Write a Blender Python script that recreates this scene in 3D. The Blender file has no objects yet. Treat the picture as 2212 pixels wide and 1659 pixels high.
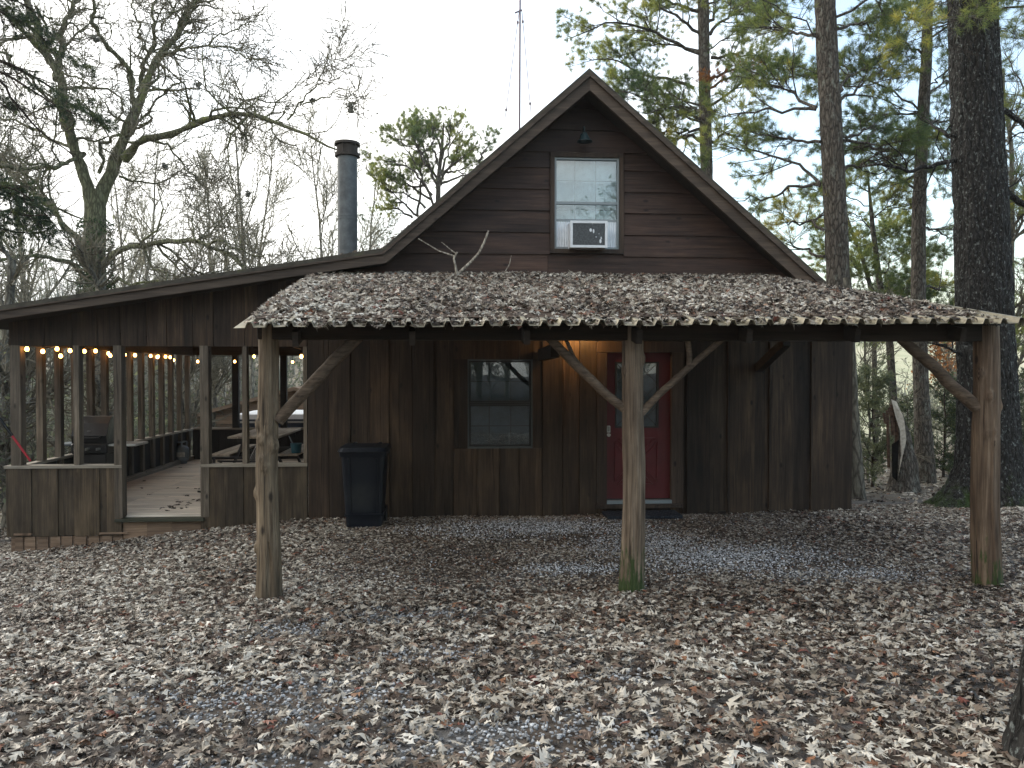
import bpy, math, random
import numpy as np
from math import radians as R
random.seed(4)
RNG = np.random.default_rng(11)
S = bpy.context.scene
COL = S.collection

# ------------------------------------------------------------------ camera
CZ, YAW, PIT, F = 1.65, R(4.0), R(1.02), 1660.0
cd = bpy.data.cameras.new("camera"); cam = bpy.data.objects.new("camera", cd); COL.objects.link(cam)
cam.location = (0, 0, CZ); cam.rotation_euler = (R(90) - PIT, 0, -YAW)
cd.sensor_width = 36; cd.lens = 36 * F / 2212; cd.clip_start = .05; cd.clip_end = 3000
S.camera = cam
# ------------------------------------------------------------------ world, sun, exposure
SUN_EL, SUN_AZ = R(22), R(-48)      # azimuth clockwise from +Y: behind the cabin, to the left
w = bpy.data.worlds.new("World"); S.world = w; w.use_nodes = True
nt = w.node_tree; nt.nodes.clear()
out = nt.nodes.new('ShaderNodeOutputWorld'); bg = nt.nodes.new('ShaderNodeBackground')
sky = nt.nodes.new('ShaderNodeTexSky'); sky.sky_type = 'NISHITA'; sky.sun_disc = False
sky.sun_elevation = SUN_EL; sky.sun_rotation = SUN_AZ; sky.air_density = 1.3; sky.dust_density = 1.2; sky.ozone_density = 1.5
tc = nt.nodes.new('ShaderNodeTexCoord'); mp = nt.nodes.new('ShaderNodeMapping'); mp.inputs['Scale'].default_value = (1, 1, 2.6)
no = nt.nodes.new('ShaderNodeTexNoise'); no.inputs['Scale'].default_value = 2.2; no.inputs['Detail'].default_value = 7
cr = nt.nodes.new('ShaderNodeValToRGB'); cr.color_ramp.elements[0].position = .36; cr.color_ramp.elements[1].position = .60
cr.color_ramp.elements[0].color = (.08, .08, .08, 1)
mx = nt.nodes.new('ShaderNodeMix'); mx.data_type = 'RGBA'
mx.inputs[7].default_value = (5.7, 5.65, 5.45, 1)    # thin cloud veil
nt.links.new(tc.outputs['Generated'], mp.inputs[0]); nt.links.new(mp.outputs[0], no.inputs['Vector'])
sx_ = nt.nodes.new('ShaderNodeSeparateXYZ'); nt.links.new(tc.outputs['Generated'], sx_.inputs[0])
ma = nt.nodes.new('ShaderNodeMath'); ma.operation = 'MULTIPLY_ADD'; ma.inputs[1].default_value = -.40; nt.links.new(sx_.outputs[0], ma.inputs[0]); nt.links.new(no.outputs[0], ma.inputs[2])
nt.links.new(ma.outputs[0], cr.inputs[0]); nt.links.new(cr.outputs[0], mx.inputs[0])
nt.links.new(sky.outputs[0], mx.inputs[6]); nt.links.new(mx.outputs[2], bg.inputs[0])
bg.inputs[1].default_value = .15
nt.links.new(bg.outputs[0], out.inputs[0])
sd = bpy.data.lights.new("sun", 'SUN'); sd.energy = 1.1; sd.angle = R(14); sd.color = (1, .93, .82)
sun = bpy.data.objects.new("sun", sd); COL.objects.link(sun)
from mathutils import Vector, Matrix
sv = Vector((math.sin(SUN_AZ) * math.cos(SUN_EL), math.cos(SUN_AZ) * math.cos(SUN_EL), math.sin(SUN_EL)))
sun.rotation_euler = sv.to_track_quat('Z', 'Y').to_euler()
S.view_settings.view_transform = 'Standard'; S.view_settings.look = 'None'
S.view_settings.exposure = 1.42; S.view_settings.gamma = 1
try: S.render.film_transparent = False
except Exception: pass
S.cycles.max_bounces = 6; S.cycles.diffuse_bounces = 3; S.cycles.transparent_max_bounces = 12

# ------------------------------------------------------------------ maths helpers
_f = np.array([math.sin(YAW) * math.cos(PIT), math.cos(YAW) * math.cos(PIT), -math.sin(PIT)])
_r = np.array([math.cos(YAW), -math.sin(YAW), 0.]); _u = np.cross(_r, _f)
def P(px, py, Y):
    "point of the place seen at (px, py) of a 2212 wide picture, on the plane y = Y"
    d = _f + (px - 1106) / F * _r - (py - 829.5) / F * _u
    return np.array([0, 0, CZ]) + d * (Y / d[1])
def PX(px, Y, py=829): return float(P(px, py, Y)[0])
def PZ(py, Y, px=1106): return float(P(px, py, Y)[2])

def vnoise(p, seed=0):
    p = np.asarray(p, float); i = np.floor(p).astype(np.int64); f = p - i; f = f * f * (3 - 2 * f)
    def h(a, b, c):
        n = (a * 374761393 + b * 668265263 + c * 2147483647 + seed * 974634777) & 0xffffffff
        n = ((n ^ (n >> 13)) * 1274126177) & 0xffffffff
        n = n ^ (n >> 16); return (n & 0xffff) / 65535.0
    x, y, z = i[..., 0], i[..., 1], i[..., 2]; fx, fy, fz = f[..., 0], f[..., 1], f[..., 2]
    L = lambda a, b, t: a + (b - a) * t
    return L(L(L(h(x, y, z), h(x+1, y, z), fx), L(h(x, y+1, z), h(x+1, y+1, z), fx), fy),
             L(L(h(x, y, z+1), h(x+1, y, z+1), fx), L(h(x, y+1, z+1), h(x+1, y+1, z+1), fx), fy), fz)
def fbm(p, o=4, seed=0):
    s = 0; a = .5
    for k in range(o): s = s + a * vnoise(np.asarray(p) * (2 ** k), seed + k); a *= .5
    return s
def n2(x, y, s=1., seed=0, o=3): return fbm(np.stack([x * s, y * s, np.zeros_like(x) + seed * 7.3], -1), o, seed)
def unit(v): return v / np.maximum(np.linalg.norm(v, axis=-1, keepdims=True), 1e-9)
def sst(a, b, x): t = np.clip((x - a) / (b - a), 0, 1); return t * t * (3 - 2 * t)

GY = [-60, 3, 6.75, 10.9, 12, 16, 25, 40, 60, 150, 300, 700]
GR = [0, 0, -.32, -.42, -.60, -.88, -1.3, -1.5, -.2, 10., 20., 24]
GL = [0, -.05, -.45, -.90, -1.0, -1.5, -2.6, -3.2, -1.5, 9., 22., 30]
def gz(x, y):
    x = np.asarray(x, float); y = np.asarray(y, float)
    a = np.interp(y, GY, GR); b = np.interp(y, GY, GL); t = sst(-1.2, -7.5, x) if False else sst(1.2, 7.5, -x)
    return a * (1 - t) + b * t + (n2(x, y, .9, 3) - .5) * .07 * (y < 40)

# ------------------------------------------------------------------ mesh builder
class MB:
    def __init__(s): s.V = []; s.A = []; s.Q = []; s.T = []; s.n = 0
    def add(s, v, q=None, t=None, a=None):
        v = np.asarray(v, float).reshape(-1, 3)
        if a is None: a = random.random()
        a = np.full(len(v), a, float) if np.isscalar(a) else np.asarray(a, float)
        s.V.append(v); s.A.append(a)
        if q is not None and len(q): s.Q.append(np.asarray(q, np.int64).reshape(-1, 4) + s.n)
        if t is not None and len(t): s.T.append(np.asarray(t, np.int64).reshape(-1, 3) + s.n)
        s.n += len(v)
    def hexa(s, v, a=None):      # 8 verts: bottom 4 ccw, top 4
        s.add(v, [(3,2,1,0),(4,5,6,7),(0,1,5,4),(1,2,6,5),(2,3,7,6),(3,0,4,7)], a=a)
    def box(s, x0, x1, y0, y1, z0, z1, a=None):
        if x0 > x1: x0, x1 = x1, x0
        if y0 > y1: y0, y1 = y1, y0
        if z0 > z1: z0, z1 = z1, z0
        s.hexa([(x0,y0,z0),(x1,y0,z0),(x1,y1,z0),(x0,y1,z0),(x0,y0,z1),(x1,y0,z1),(x1,y1,z1),(x0,y1,z1)], a)
    def bev(s, x0, x1, y0, y1, z0, z1, b=.01, a=None):
        "box with chamfered edges"
        c = np.array([(x0+x1)/2, (y0+y1)/2, (z0+z1)/2]); h = np.abs(np.array([x1-x0, y1-y0, z1-z0])) / 2
        b = min(b, h.min() * .9); vs = []; idx = {}
        for sx in (-1, 1):
            for sy in (-1, 1):
                for sz in (-1, 1):
                    for k in range(3):
                        o = h.copy() - b; o[k] = h[k]
                        idx[(sx, sy, sz, k)] = len(vs); vs.append(c + o * (sx, sy, sz))
        q = []; t = []
        for k in range(3):
            i, j = [(1, 2), (0, 2), (0, 1)][k]
            for sg in (-1, 1):
                r = []
                for (p_, q_) in ((-1,-1),(1,-1),(1,1),(-1,1)):
                    sgn = [0,0,0]; sgn[k] = sg; sgn[i] = p_; sgn[j] = q_; r.append(idx[(*sgn, k)])
                q.append(r)
        for k in range(3):
            i, j = [(1, 2), (0, 2), (0, 1)][k]
            for si in (-1, 1):
                for sj in (-1, 1):
                    g = lambda sk, kk: idx[tuple({k: sk, i: si, j: sj}[m] for m in range(3)) + (kk,)]
                    q.append([g(-1, i), g(1, i), g(1, j), g(-1, j)])
        for sx in (-1, 1):
            for sy in (-1, 1):
                for sz in (-1, 1): t.append([idx[(sx, sy, sz, k)] for k in range(3)])
        s.add(vs, q, t, a)
    def prism(s, pts, y0, y1, a=None):
        n = len(pts); v = [(p[0], y0, p[1]) for p in pts] + [(p[0], y1, p[1]) for p in pts]
        q = [(i, (i+1) % n, n + (i+1) % n, n + i) for i in range(n)]; t = []
        for i in range(1, n - 1): t += [(0, i+1, i), (n, n+i, n+i+1)]
        s.add(v, q, t, a)
    def ribbon(s, top, bot, y0, y1, a=None):
        n = len(top); v = [(p[0], y0, p[1]) for p in top] + [(p[0], y0, p[1]) for p in bot] + \
            [(p[0], y1, p[1]) for p in top] + [(p[0], y1, p[1]) for p in bot]; q = []
        for i in range(n - 1):
            q += [(i, i+1, n+i+1, n+i), (2*n+i, 3*n+i, 3*n+i+1, 2*n+i+1), (i, 2*n+i, 2*n+i+1, i+1), (n+i, n+i+1, 3*n+i+1, 3*n+i)]
        q += [(0, n, 3*n, 2*n), (n-1, 3*n-1, 4*n-1, 2*n-1)]
        s.add(v, q, None, a)
    def bar(s, p0, p1, wx, wz, a=None, up=(0, 0, 1)):
        p0 = np.array(p0, float); p1 = np.array(p1, float); d = unit(p1 - p0); up = np.array(up, float)
        if abs(d @ up) > .98: up = np.array([0, 1., 0])
        r = unit(np.cross(d, up)) * wx / 2; u = unit(np.cross(r, d)) * wz / 2
        s.hexa([p0-r-u, p0+r-u, p1+r-u, p1-r-u, p0-r+u, p0+r+u, p1+r+u, p1-r+u], a)
    def tubes(s, PL, RR, n=6, a=None, cap=True):
        "PL (N,K,3), RR (N,K)"
        PL = np.asarray(PL, float); RR = np.asarray(RR, float)
        if PL.ndim == 2: PL = PL[None]; RR = RR[None]
        N, K, _ = PL.shape
        if N == 0: return
        T = np.empty_like(PL); T[:, 1:-1] = PL[:, 2:] - PL[:, :-2]; T[:, 0] = PL[:, 1] - PL[:, 0]; T[:, -1] = PL[:, -1] - PL[:, -2]
        T = unit(T); m = unit(PL[:, -1] - PL[:, 0])
        ref = np.where((np.abs(m[:, 2:3]) > .75), np.array([[0, 1., 0]]), np.array([[0, 0, 1.]]))
        U = unit(np.cross(T, ref[:, None, :])); W = np.cross(T, U)
        ang = np.arange(n) * 2 * np.pi / n
        ring = PL[:, :, None] + RR[:, :, None, None] * (U[:, :, None] * np.cos(ang)[None, None, :, None] + W[:, :, None] * np.sin(ang)[None, None, :, None])
        V = ring.reshape(-1, 3); b = (np.arange(N) * K * n)[:, None, None]
        k = np.arange(K - 1)[None, :, None] * n; j = np.arange(n)[None, None, :]; j2 = (j + 1) % n
        q = np.stack([b + k + j, b + k + j2, b + k + n + j2, b + k + n + j], -1).reshape(-1, 4)
        t = None
        if cap and n >= 5:
            t = []
            for e in (0, K - 1):
                base = np.arange(N) * K * n + e * n
                for i in range(1, n - 1): t.append(np.stack([base, base + i, base + i + 1], -1))
            t = np.concatenate(t)
        if a is None: a = np.repeat(RNG.random(N), K * n)
        elif not np.isscalar(a): a = np.repeat(np.asarray(a, float), K * n)
        s.add(V, q, t, a)
    def lathe(s, c, prof, n=24, a=None):
        c = np.array(c, float); ang = np.arange(n) * 2 * np.pi / n
        v = np.concatenate([c + np.stack([r * np.cos(ang), r * np.sin(ang), np.full(n, z)], -1) for r, z in prof])
        q = [(k*n+j, k*n+(j+1) % n, (k+1)*n+(j+1) % n, (k+1)*n+j) for k in range(len(prof)-1) for j in range(n)]
        s.add(v, q, None, a)
    def sphere(s, c, r, n=10, m=7, sc=(1, 1, 1), a=None):
        th = np.linspace(0.02, np.pi - .02, m)
        s.lathe_sc(c, [(r * math.sin(t), -r * math.cos(t)) for t in th], n, sc, a)
    def lathe_sc(s, c, prof, n, sc, a):
        c = np.array(c, float); ang = np.arange(n) * 2 * np.pi / n
        v = np.concatenate([c + np.array(sc) * np.stack([r * np.cos(ang), r * np.sin(ang), np.full(n, z)], -1) for r, z in prof])
        K = len(prof); q = [(k*n+j, k*n+(j+1) % n, (k+1)*n+(j+1) % n, (k+1)*n+j) for k in range(K-1) for j in range(n)]
        t = [(0, i+1, i) for i in range(1, n-1)] + [((K-1)*n, (K-1)*n+i, (K-1)*n+i+1) for i in range(1, n-1)]
        s.add(v, q, t, a)
    def build(s, name, mat, parent=None, smooth=False, bevel=0, loc=None):
        V = np.concatenate(s.V) if s.V else np.zeros((0, 3)); A = np.concatenate(s.A) if s.A else np.zeros(0)
        off = np.zeros(3)
        if parent is not None:
            p = parent
            while p is not None: off = off + np.array(p.location); p = p.parent
        if loc is not None: off = off + np.array(loc)
        V = V - off
        Q = np.concatenate(s.Q) if s.Q else np.zeros((0, 4), np.int64); T = np.concatenate(s.T) if s.T else np.zeros((0, 3), np.int64)
        me = bpy.data.meshes.new(name); me.vertices.add(len(V)); me.vertices.foreach_set('co', V.astype(np.float32).ravel())
        li = np.concatenate([Q.ravel(), T.ravel()]).astype(np.int32); me.loops.add(len(li)); me.loops.foreach_set('vertex_index', li)
        st = np.concatenate([np.arange(len(Q)) * 4, len(Q) * 4 + np.arange(len(T)) * 3]).astype(np.int32)
        me.polygons.add(len(st)); me.polygons.foreach_set('loop_start', st)
        me.polygons.foreach_set('use_smooth', np.full(len(st), bool(smooth)))
        me.update(calc_edges=True)
        at = me.attributes.new('rnd', 'FLOAT', 'POINT'); at.data.foreach_set('value', A.astype(np.float32))
        me.materials.append(mat)
        o = bpy.data.objects.new(name, me); COL.objects.link(o)
        if loc is not None: o.location = loc
        if parent is not None: o.parent = parent
        if bevel:
            b = o.modifiers.new('bevel', 'BEVEL'); b.width = bevel; b.segments = 2; b.limit_method = 'ANGLE'
        return o
def recalc(o):
    import bmesh
    bm = bmesh.new(); bm.from_mesh(o.data); bmesh.ops.recalc_face_normals(bm, faces=bm.faces); bm.to_mesh(o.data); bm.free()
def tag(o, label=None, cat=None, group=None, kind=None):
    if label: o['label'] = label
    if cat: o['category'] = cat
    if group: o['group'] = group
    if kind: o['kind'] = kind
    return o
def thing(name, loc, label, cat, group=None):
    o = bpy.data.objects.new(name, None); COL.objects.link(o); o.location = tuple(float(v) for v in loc); o.empty_display_size = .2
    return tag(o, label, cat, group)

# ------------------------------------------------------------------ materials
class NT:
    def __init__(s, name):
        s.m = bpy.data.materials.new(name); s.m.use_nodes = True; s.t = s.m.node_tree
        s.b = s.t.nodes['Principled BSDF']; s.out = s.t.nodes['Material Output']
        s.b.inputs['Specular IOR Level'].default_value = .3
    def n(s, typ, **k):
        x = s.t.nodes.new('ShaderNode' + typ)
        for a, v in k.items():
            if a.startswith('i_'):
                key = a[2:].replace('_', ' '); x.inputs[int(key) if key.isdigit() else key].default_value = v
            else: setattr(x, a, v)
        return x
    def l(s, a, b): s.t.links.new(a, b)
    def coord(s, scale=(1, 1, 1), rnd=True):
        tc = s.n('TexCoord'); mp = s.n('Mapping'); mp.inputs['Scale'].default_value = scale
        if rnd:
            at = s.n('Attribute', attribute_name='rnd'); mu = s.n('VectorMath', operation='SCALE'); mu.inputs[0].default_value = (37., 23., 51.)
            s.l(at.outputs['Fac'], mu.inputs['Scale']); ad = s.n('VectorMath', operation='ADD')
            s.l(tc.outputs['Object'], ad.inputs[0]); s.l(mu.outputs[0], ad.inputs[1]); s.l(ad.outputs[0], mp.inputs[0])
        else: s.l(tc.outputs['Object'], mp.inputs[0])
        return mp.outputs[0]
    def noise(s, vec, sc=1., det=5, rough=.6, dist=0.):
        x = s.n('TexNoise'); x.inputs['Scale'].default_value = sc; x.inputs['Detail'].default_value = det
        x.inputs['Roughness'].default_value = rough; x.inputs['Distortion'].default_value = dist; s.l(vec, x.inputs['Vector']); return x.outputs[0]
    def ramp(s, fac, stops, const=False):
        x = s.n('ValToRGB'); e = x.color_ramp.elements
        while len(e) < len(stops): e.new(.5)
        for k, (p, c) in enumerate(stops):
            e[k].position = p; e[k].color = (*c, 1) if not np.isscalar(c) else (c, c, c, 1)
        if const: x.color_ramp.interpolation = 'CONSTANT'
        s.l(fac, x.inputs[0]); return x.outputs[0]
    def mix(s, fac, a, b, mode='MIX'):
        x = s.n('Mix', data_type='RGBA', blend_type=mode)
        if np.isscalar(fac): x.inputs[0].default_value = fac
        else: s.l(fac, x.inputs[0])
        for k, v in ((6, a), (7, b)):
            if isinstance(v, tuple): x.inputs[k].default_value = (*v, 1)
            else: s.l(v, x.inputs[k])
        return x.outputs[2]
    def math(s, op, a, b=0.):
        x = s.n('Math', operation=op)
        for k, v in ((0, a), (1, b)):
            if isinstance(v, (int, float)): x.inputs[k].default_value = v
            else: s.l(v, x.inputs[k])
        return x.outputs[0]
    def color(s, c): s.l(c, s.b.inputs['Base Color'])
    def bump(s, h, st=.5, d=.01):
        x = s.n('Bump'); x.inputs['Strength'].default_value = st; x.inputs['Distance'].default_value = d
        s.l(h, x.inputs['Height']); s.l(x.outputs[0], s.b.inputs['Normal'])
    def zpos(s):
        g = s.n('NewGeometry'); sp = s.n('SeparateXYZ'); s.l(g.outputs['Position'], sp.inputs[0]); return sp.outputs

def wood(name, dark, mid, light, axis='Z', rough=.8, var=.5, gs=1., knots=True, moss=None, wear=.5, crack=0.):
    t = NT(name); ax = {'X': 0, 'Y': 1, 'Z': 2}[axis]
    sc = [22 * gs] * 3; sc[ax] = 1.1 * gs; v = t.coord(tuple(sc))
    g = t.noise(v, 1., 7, .68, .4)
    sc2 = [70 * gs] * 3; sc2[ax] = 2.2 * gs; g2 = t.noise(t.coord(tuple(sc2)), 1., 4, .6)
    c = t.ramp(g, [(.30, dark), (.5, mid), (.72, light)])
    c = t.mix(.45, c, t.ramp(g2, [(.35, .35), (.6, 1.)]), 'MULTIPLY')
    sc3 = [2.3] * 3; sc3[ax] = .7; st = t.noise(t.coord(tuple(sc3)), 1., 4, .6)
    c = t.mix(wear, c, t.ramp(st, [(.32, .45), (.62, 1.25)]), 'MULTIPLY')
    if crack:
        s4 = [34 * gs] * 3; s4[ax] = .9 * gs; ck = t.ramp(t.noise(t.coord(tuple(s4)), 1., 3, .5, .3), [(.33, 1.), (.40, 0.)]); c = t.mix(t.math('MULTIPLY', ck, crack), c, tuple(x * .3 for x in dark)); g = t.math('SUBTRACT', g, t.math('MULTIPLY', ck, .8))
        s5 = [3.5] * 3; s5[ax] = 1.2; c = t.mix(.55, c, t.ramp(t.noise(t.coord(tuple(s5)), 1., 5, .65), [(.35, (.42, .38, .34)), (.5, (.85, .80, .74)), (.66, (1.35, 1.3, 1.2))]), 'MULTIPLY')
    at = t.n('Attribute', attribute_name='rnd')
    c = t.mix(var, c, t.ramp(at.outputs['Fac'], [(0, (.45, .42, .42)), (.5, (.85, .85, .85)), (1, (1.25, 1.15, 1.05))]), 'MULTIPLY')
    if knots:
        sk = [5.] * 3; sk[ax] = 2.4; vo = t.n('TexVoronoi'); vo.inputs['Scale'].default_value = 1; t.l(t.coord(tuple(sk)), vo.inputs['Vector'])
        c = t.mix(t.ramp(vo.outputs['Distance'], [(.05, 1.), (.13, 0.)]), c, tuple(x * .35 for x in dark))
    if moss:
        z = t.zpos(); h = t.math('SUBTRACT', moss[1], z[2]); h = t.math('DIVIDE', h, moss[1] - moss[0])
        nn = t.noise(t.coord((26, 26, 4.5), False), 1., 6, .7); h = t.math('ADD', h, t.math('MULTIPLY', t.math('SUBTRACT', nn, .5), 3.2))
        c = t.mix(t.ramp(h, [(.4, 0.), (.7, .9)]), c, t.mix(g2, (.010, .024, .005), (.040, .075, .014)))
    t.color(c); t.b.inputs['Roughness'].default_value = rough
    t.bump(t.math('ADD', g, t.math('MULTIPLY', g2, .5)), .55, .006)
    return t.m
def bark(name, dark, light, sc=1., lichen=None, moss=None, plates=True, st=1., lsize=9.):
    t = NT(name); v = t.coord((9 * sc, 9 * sc, 2.4 * sc), False)
    dv = t.n('VectorMath', operation='ADD'); nz = t.n('TexNoise'); nz.inputs['Scale'].default_value = .9; nz.inputs['Detail'].default_value = 3
    t.l(v, nz.inputs['Vector']); t.l(v, dv.inputs[0]); t.l(nz.outputs[1], dv.inputs[1])
    vo = t.n('TexVoronoi', feature='DISTANCE_TO_EDGE'); vo.inputs['Scale'].default_value = 1; t.l(dv.outputs[0], vo.inputs['Vector'])
    e = t.ramp(vo.outputs['Distance'], [(.0, 0.), (.22, 1.)])
    n = t.noise(t.coord((30 * sc, 30 * sc, 9 * sc), False), 1., 6, .7)
    c = t.mix(t.ramp(n, [(.3, .0), (.7, 1.)]), dark, light)
    c = t.mix(.85, c, t.mix(e, (.22, .2, .2), (1., 1., 1.)), 'MULTIPLY')
    if lichen:
        ln = t.noise(t.coord((lsize, lsize, lsize * .6), False), 1., 5, .7)
        c = t.mix(t.ramp(ln, [(.56, 0.), (.66, .8)]), c, lichen)
    if moss:
        z = t.zpos(); h = t.math('DIVIDE', t.math('SUBTRACT', moss[1], z[2]), moss[1] - moss[0])
        nn = t.noise(t.coord((3, 3, 2.), False), 1., 6, .7); h = t.math('ADD', h, t.math('MULTIPLY', t.math('SUBTRACT', nn, .5), 2.2))
        c = t.mix(t.ramp(h, [(.4, 0.), (.7, .95)]), c, t.mix(n, (.010, .020, .005), (.045, .075, .014)))
    t.color(c); t.b.inputs['Roughness'].default_value = .9
    t.bump(t.math('ADD', e, t.math('MULTIPLY', n, .6)), st, .02)
    return t.m
def flat(name, c, rough=.6, metal=0., spec=.3, nsc=0, namt=.3, bumpst=0., emit=None):
    t = NT(name)
    if nsc:
        n = t.noise(t.coord((nsc,) * 3, False), 1., 6, .65)
        t.color(t.mix(t.ramp(n, [(.35, 0.), (.65, 1.)]), tuple(x * (1 - namt) for x in c), tuple(min(1, x * (1 + namt)) for x in c)))
        if bumpst: t.bump(n, bumpst, .004)
        t.l(t.ramp(n, [(.3, rough * .75), (.7, min(1, rough * 1.2))]), t.b.inputs['Roughness'])
    else:
        t.b.inputs['Base Color'].default_value = (*c, 1); t.b.inputs['Roughness'].default_value = rough
    t.b.inputs['Metallic'].default_value = metal; t.b.inputs['Specular IOR Level'].default_value = spec
    if emit: t.b.inputs['Emission Color'].default_value = (*emit[0], 1); t.b.inputs['Emission Strength'].default_value = emit[1]
    return t.m
def foliage(name, stops, trans=.35, rough=.55):
    t = NT(name); at = t.n('Attribute', attribute_name='rnd')
    c = t.ramp(at.outputs['Fac'], stops); t.color(c)
    t.b.inputs['Roughness'].default_value = rough; t.b.inputs['Specular IOR Level'].default_value = .25
    if trans:
        tr = t.n('BsdfTranslucent'); t.l(c, tr.inputs[0]); ms = t.n('MixShader'); ms.inputs[0].default_value = trans
        t.l(t.b.outputs[0], ms.inputs[1]); t.l(tr.outputs[0], ms.inputs[2]); t.l(ms.outputs[0], t.out.inputs[0])
    return t.m
def glass(name, tint=(1, 1, 1), refl=1.0):
    t = NT(name); fr = t.n('Fresnel'); fr.inputs[0].default_value = 1.5
    tr = t.n('BsdfTransparent'); tr.inputs[0].default_value = (*tint, 1); gl = t.n('BsdfGlossy'); gl.inputs['Roughness'].default_value = .015
    gl.inputs['Color'].default_value = (.95, .97, 1, 1)
    ms = t.n('MixShader'); t.l(t.math('MINIMUM', t.math('ADD', t.math('MULTIPLY', fr.outputs[0], refl), .04), 1.), ms.inputs[0])
    n = t.noise(t.coord((1.2, 1.2, 1.2), False), 1., 2); b = t.n('Bump'); b.inputs['Strength'].default_value = .04; b.inputs['Distance'].default_value = .05
    t.l(n, b.inputs['Height']); t.l(b.outputs[0], gl.inputs['Normal'])
    t.l(tr.outputs[0], ms.inputs[1]); t.l(gl.outputs[0], ms.inputs[2]); t.l(ms.outputs[0], t.out.inputs[0]); return t.m

M = {}
M['lap'] = wood('stained_lap_siding', (0.02604, 0.01508, 0.01234), (0.05141, 0.03085, 0.02468), (0.08225, 0.0521, 0.03975), 'X', .65, .95, wear=.7, crack=.35)
M['siding'] = wood('weathered_board_siding', (0.02625, 0.01651, 0.01051), (0.05626, 0.03751, 0.02401), (0.09759, 0.06752, 0.04352), 'Z', .75, .85, wear=.8, crack=.5)
M['trim'] = wood('brown_trim', (0.028, 0.0196, 0.014), (0.056, 0.0392, 0.028), (0.091, 0.063, 0.0455), 'X', .7, .3)
M['trimz'] = wood('brown_trim_upright', (0.028, 0.0182, 0.0126), (0.0525, 0.035, 0.0245), (0.084, 0.056, 0.0392), 'Z', .7, .3)
M['fascia'] = wood('rake_board', (0.044, 0.032, 0.024), (0.08, 0.0592, 0.0448), (0.128, 0.096, 0.072), 'X', .75, .4)
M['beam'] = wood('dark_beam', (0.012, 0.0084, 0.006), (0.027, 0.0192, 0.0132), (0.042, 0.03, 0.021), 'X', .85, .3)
M['porchboard'] = wood('porch_board', (0.04, 0.0304, 0.02), (0.08, 0.0624, 0.0416), (0.128, 0.1, 0.0704), 'Z', .8, .6, wear=.8, crack=.5)
M['stud'] = wood('grey_stud', (0.075, 0.06375, 0.04875), (0.1425, 0.12, 0.09375), (0.225, 0.195, 0.1575), 'Z', .85, .5, crack=.5)
M['studx'] = wood('grey_sill', (.16, .14, .11), (.28, .25, .20), (.42, .38, .32), 'X', .85, .4)
M['study'] = wood('grey_sill_long', (.16, .14, .11), (.28, .25, .20), (.42, .38, .32), 'Y', .85, .4)
M['deck'] = wood('deck_board', (.48, .41, .33), (.74, .66, .55), (.86, .78, .67), 'X', .45, .3, wear=.4)
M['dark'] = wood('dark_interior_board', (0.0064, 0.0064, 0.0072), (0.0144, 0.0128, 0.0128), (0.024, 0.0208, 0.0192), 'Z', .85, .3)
M['post'] = wood('peeled_cedar_post', (0.06375, 0.0459, 0.0306), (0.1658, 0.1275, 0.0867), (0.289, 0.2363, 0.1683), 'Z', .8, .2, gs=1.3, knots=True, wear=.75, crack=.8)
M['postmoss'] = wood('mossy_cedar_post', (0.07938, 0.05556, 0.03969), (0.1826, 0.1389, 0.09926), (0.3017, 0.246, 0.1866), 'Z', .8, .2, gs=1.3, knots=True, moss=(-.34, .22), wear=.75, crack=.85)
M['postright'] = wood('reddish_cedar_post', (0.0621, 0.03933, 0.02691), (0.1552, 0.1086, 0.07452), (0.2795, 0.2121, 0.15), 'Z', .8, .2, gs=1.2, knots=True, moss=(-.5, .15), wear=.8, crack=.85)
M['brace'] = wood('branch_brace', (0.0525, 0.036, 0.024), (0.1125, 0.0825, 0.0585), (0.195, 0.15, 0.1125), 'X', .85, .3, gs=1.2, knots=False, crack=.5)
M['benchwood'] = wood('pale_table_board', (.26, .22, .17), (.42, .37, .30), (.58, .52, .44), 'Y', .8, .4)
M['shed'] = wood('shed_board', (.13, .085, .055), (.22, .15, .10), (.32, .23, .16), 'X', .8, .4)
def shingle():
    t = NT('shingles'); n = t.noise(t.coord((6, 6, 6), False), 1., 6, .7); br = t.n('TexBrick'); br.inputs['Scale'].default_value = 3.5
    t.l(t.coord((1, 1, 1), False), br.inputs['Vector'])
    c = t.ramp(n, [(.3, (.03, .028, .022)), (.55, (.065, .058, .046)), (.75, (.09, .10, .04))]); t.color(c); t.b.inputs['Roughness'].default_value = .95
    t.bump(n, .8, .02); return t.m
M['shingle'] = shingle()
M['metal'] = flat('galvanised_sheet', (.19, .17, .12), .55, .2, .5, 3, .55, .2)
M['steel'] = flat('weathered_flue_steel', (.085, .094, .098), .6, .1, .4, 7, .35, .25)
M['rust'] = flat('rusty_steel', (.045, .038, .033), .8, .2, .3, 12, .4, .4)
M['hollow'] = flat('hollow_shade', (.008, .007, .006), 1., 0, 0., 12, .5)  # near-black colour standing for the shade inside the stump
M['black'] = flat('black_enamel', (.004, .0045, .0055), .42, 0, .4, 9, .35)
M['blackmat'] = flat('black_frame', (.018, .016, .015), .6, 0, .3, 9, .3)
M['bin'] = flat('dark_blue_plastic', (.004, .007, .014), .45, 0, .4, 5, .3, .1)
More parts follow.
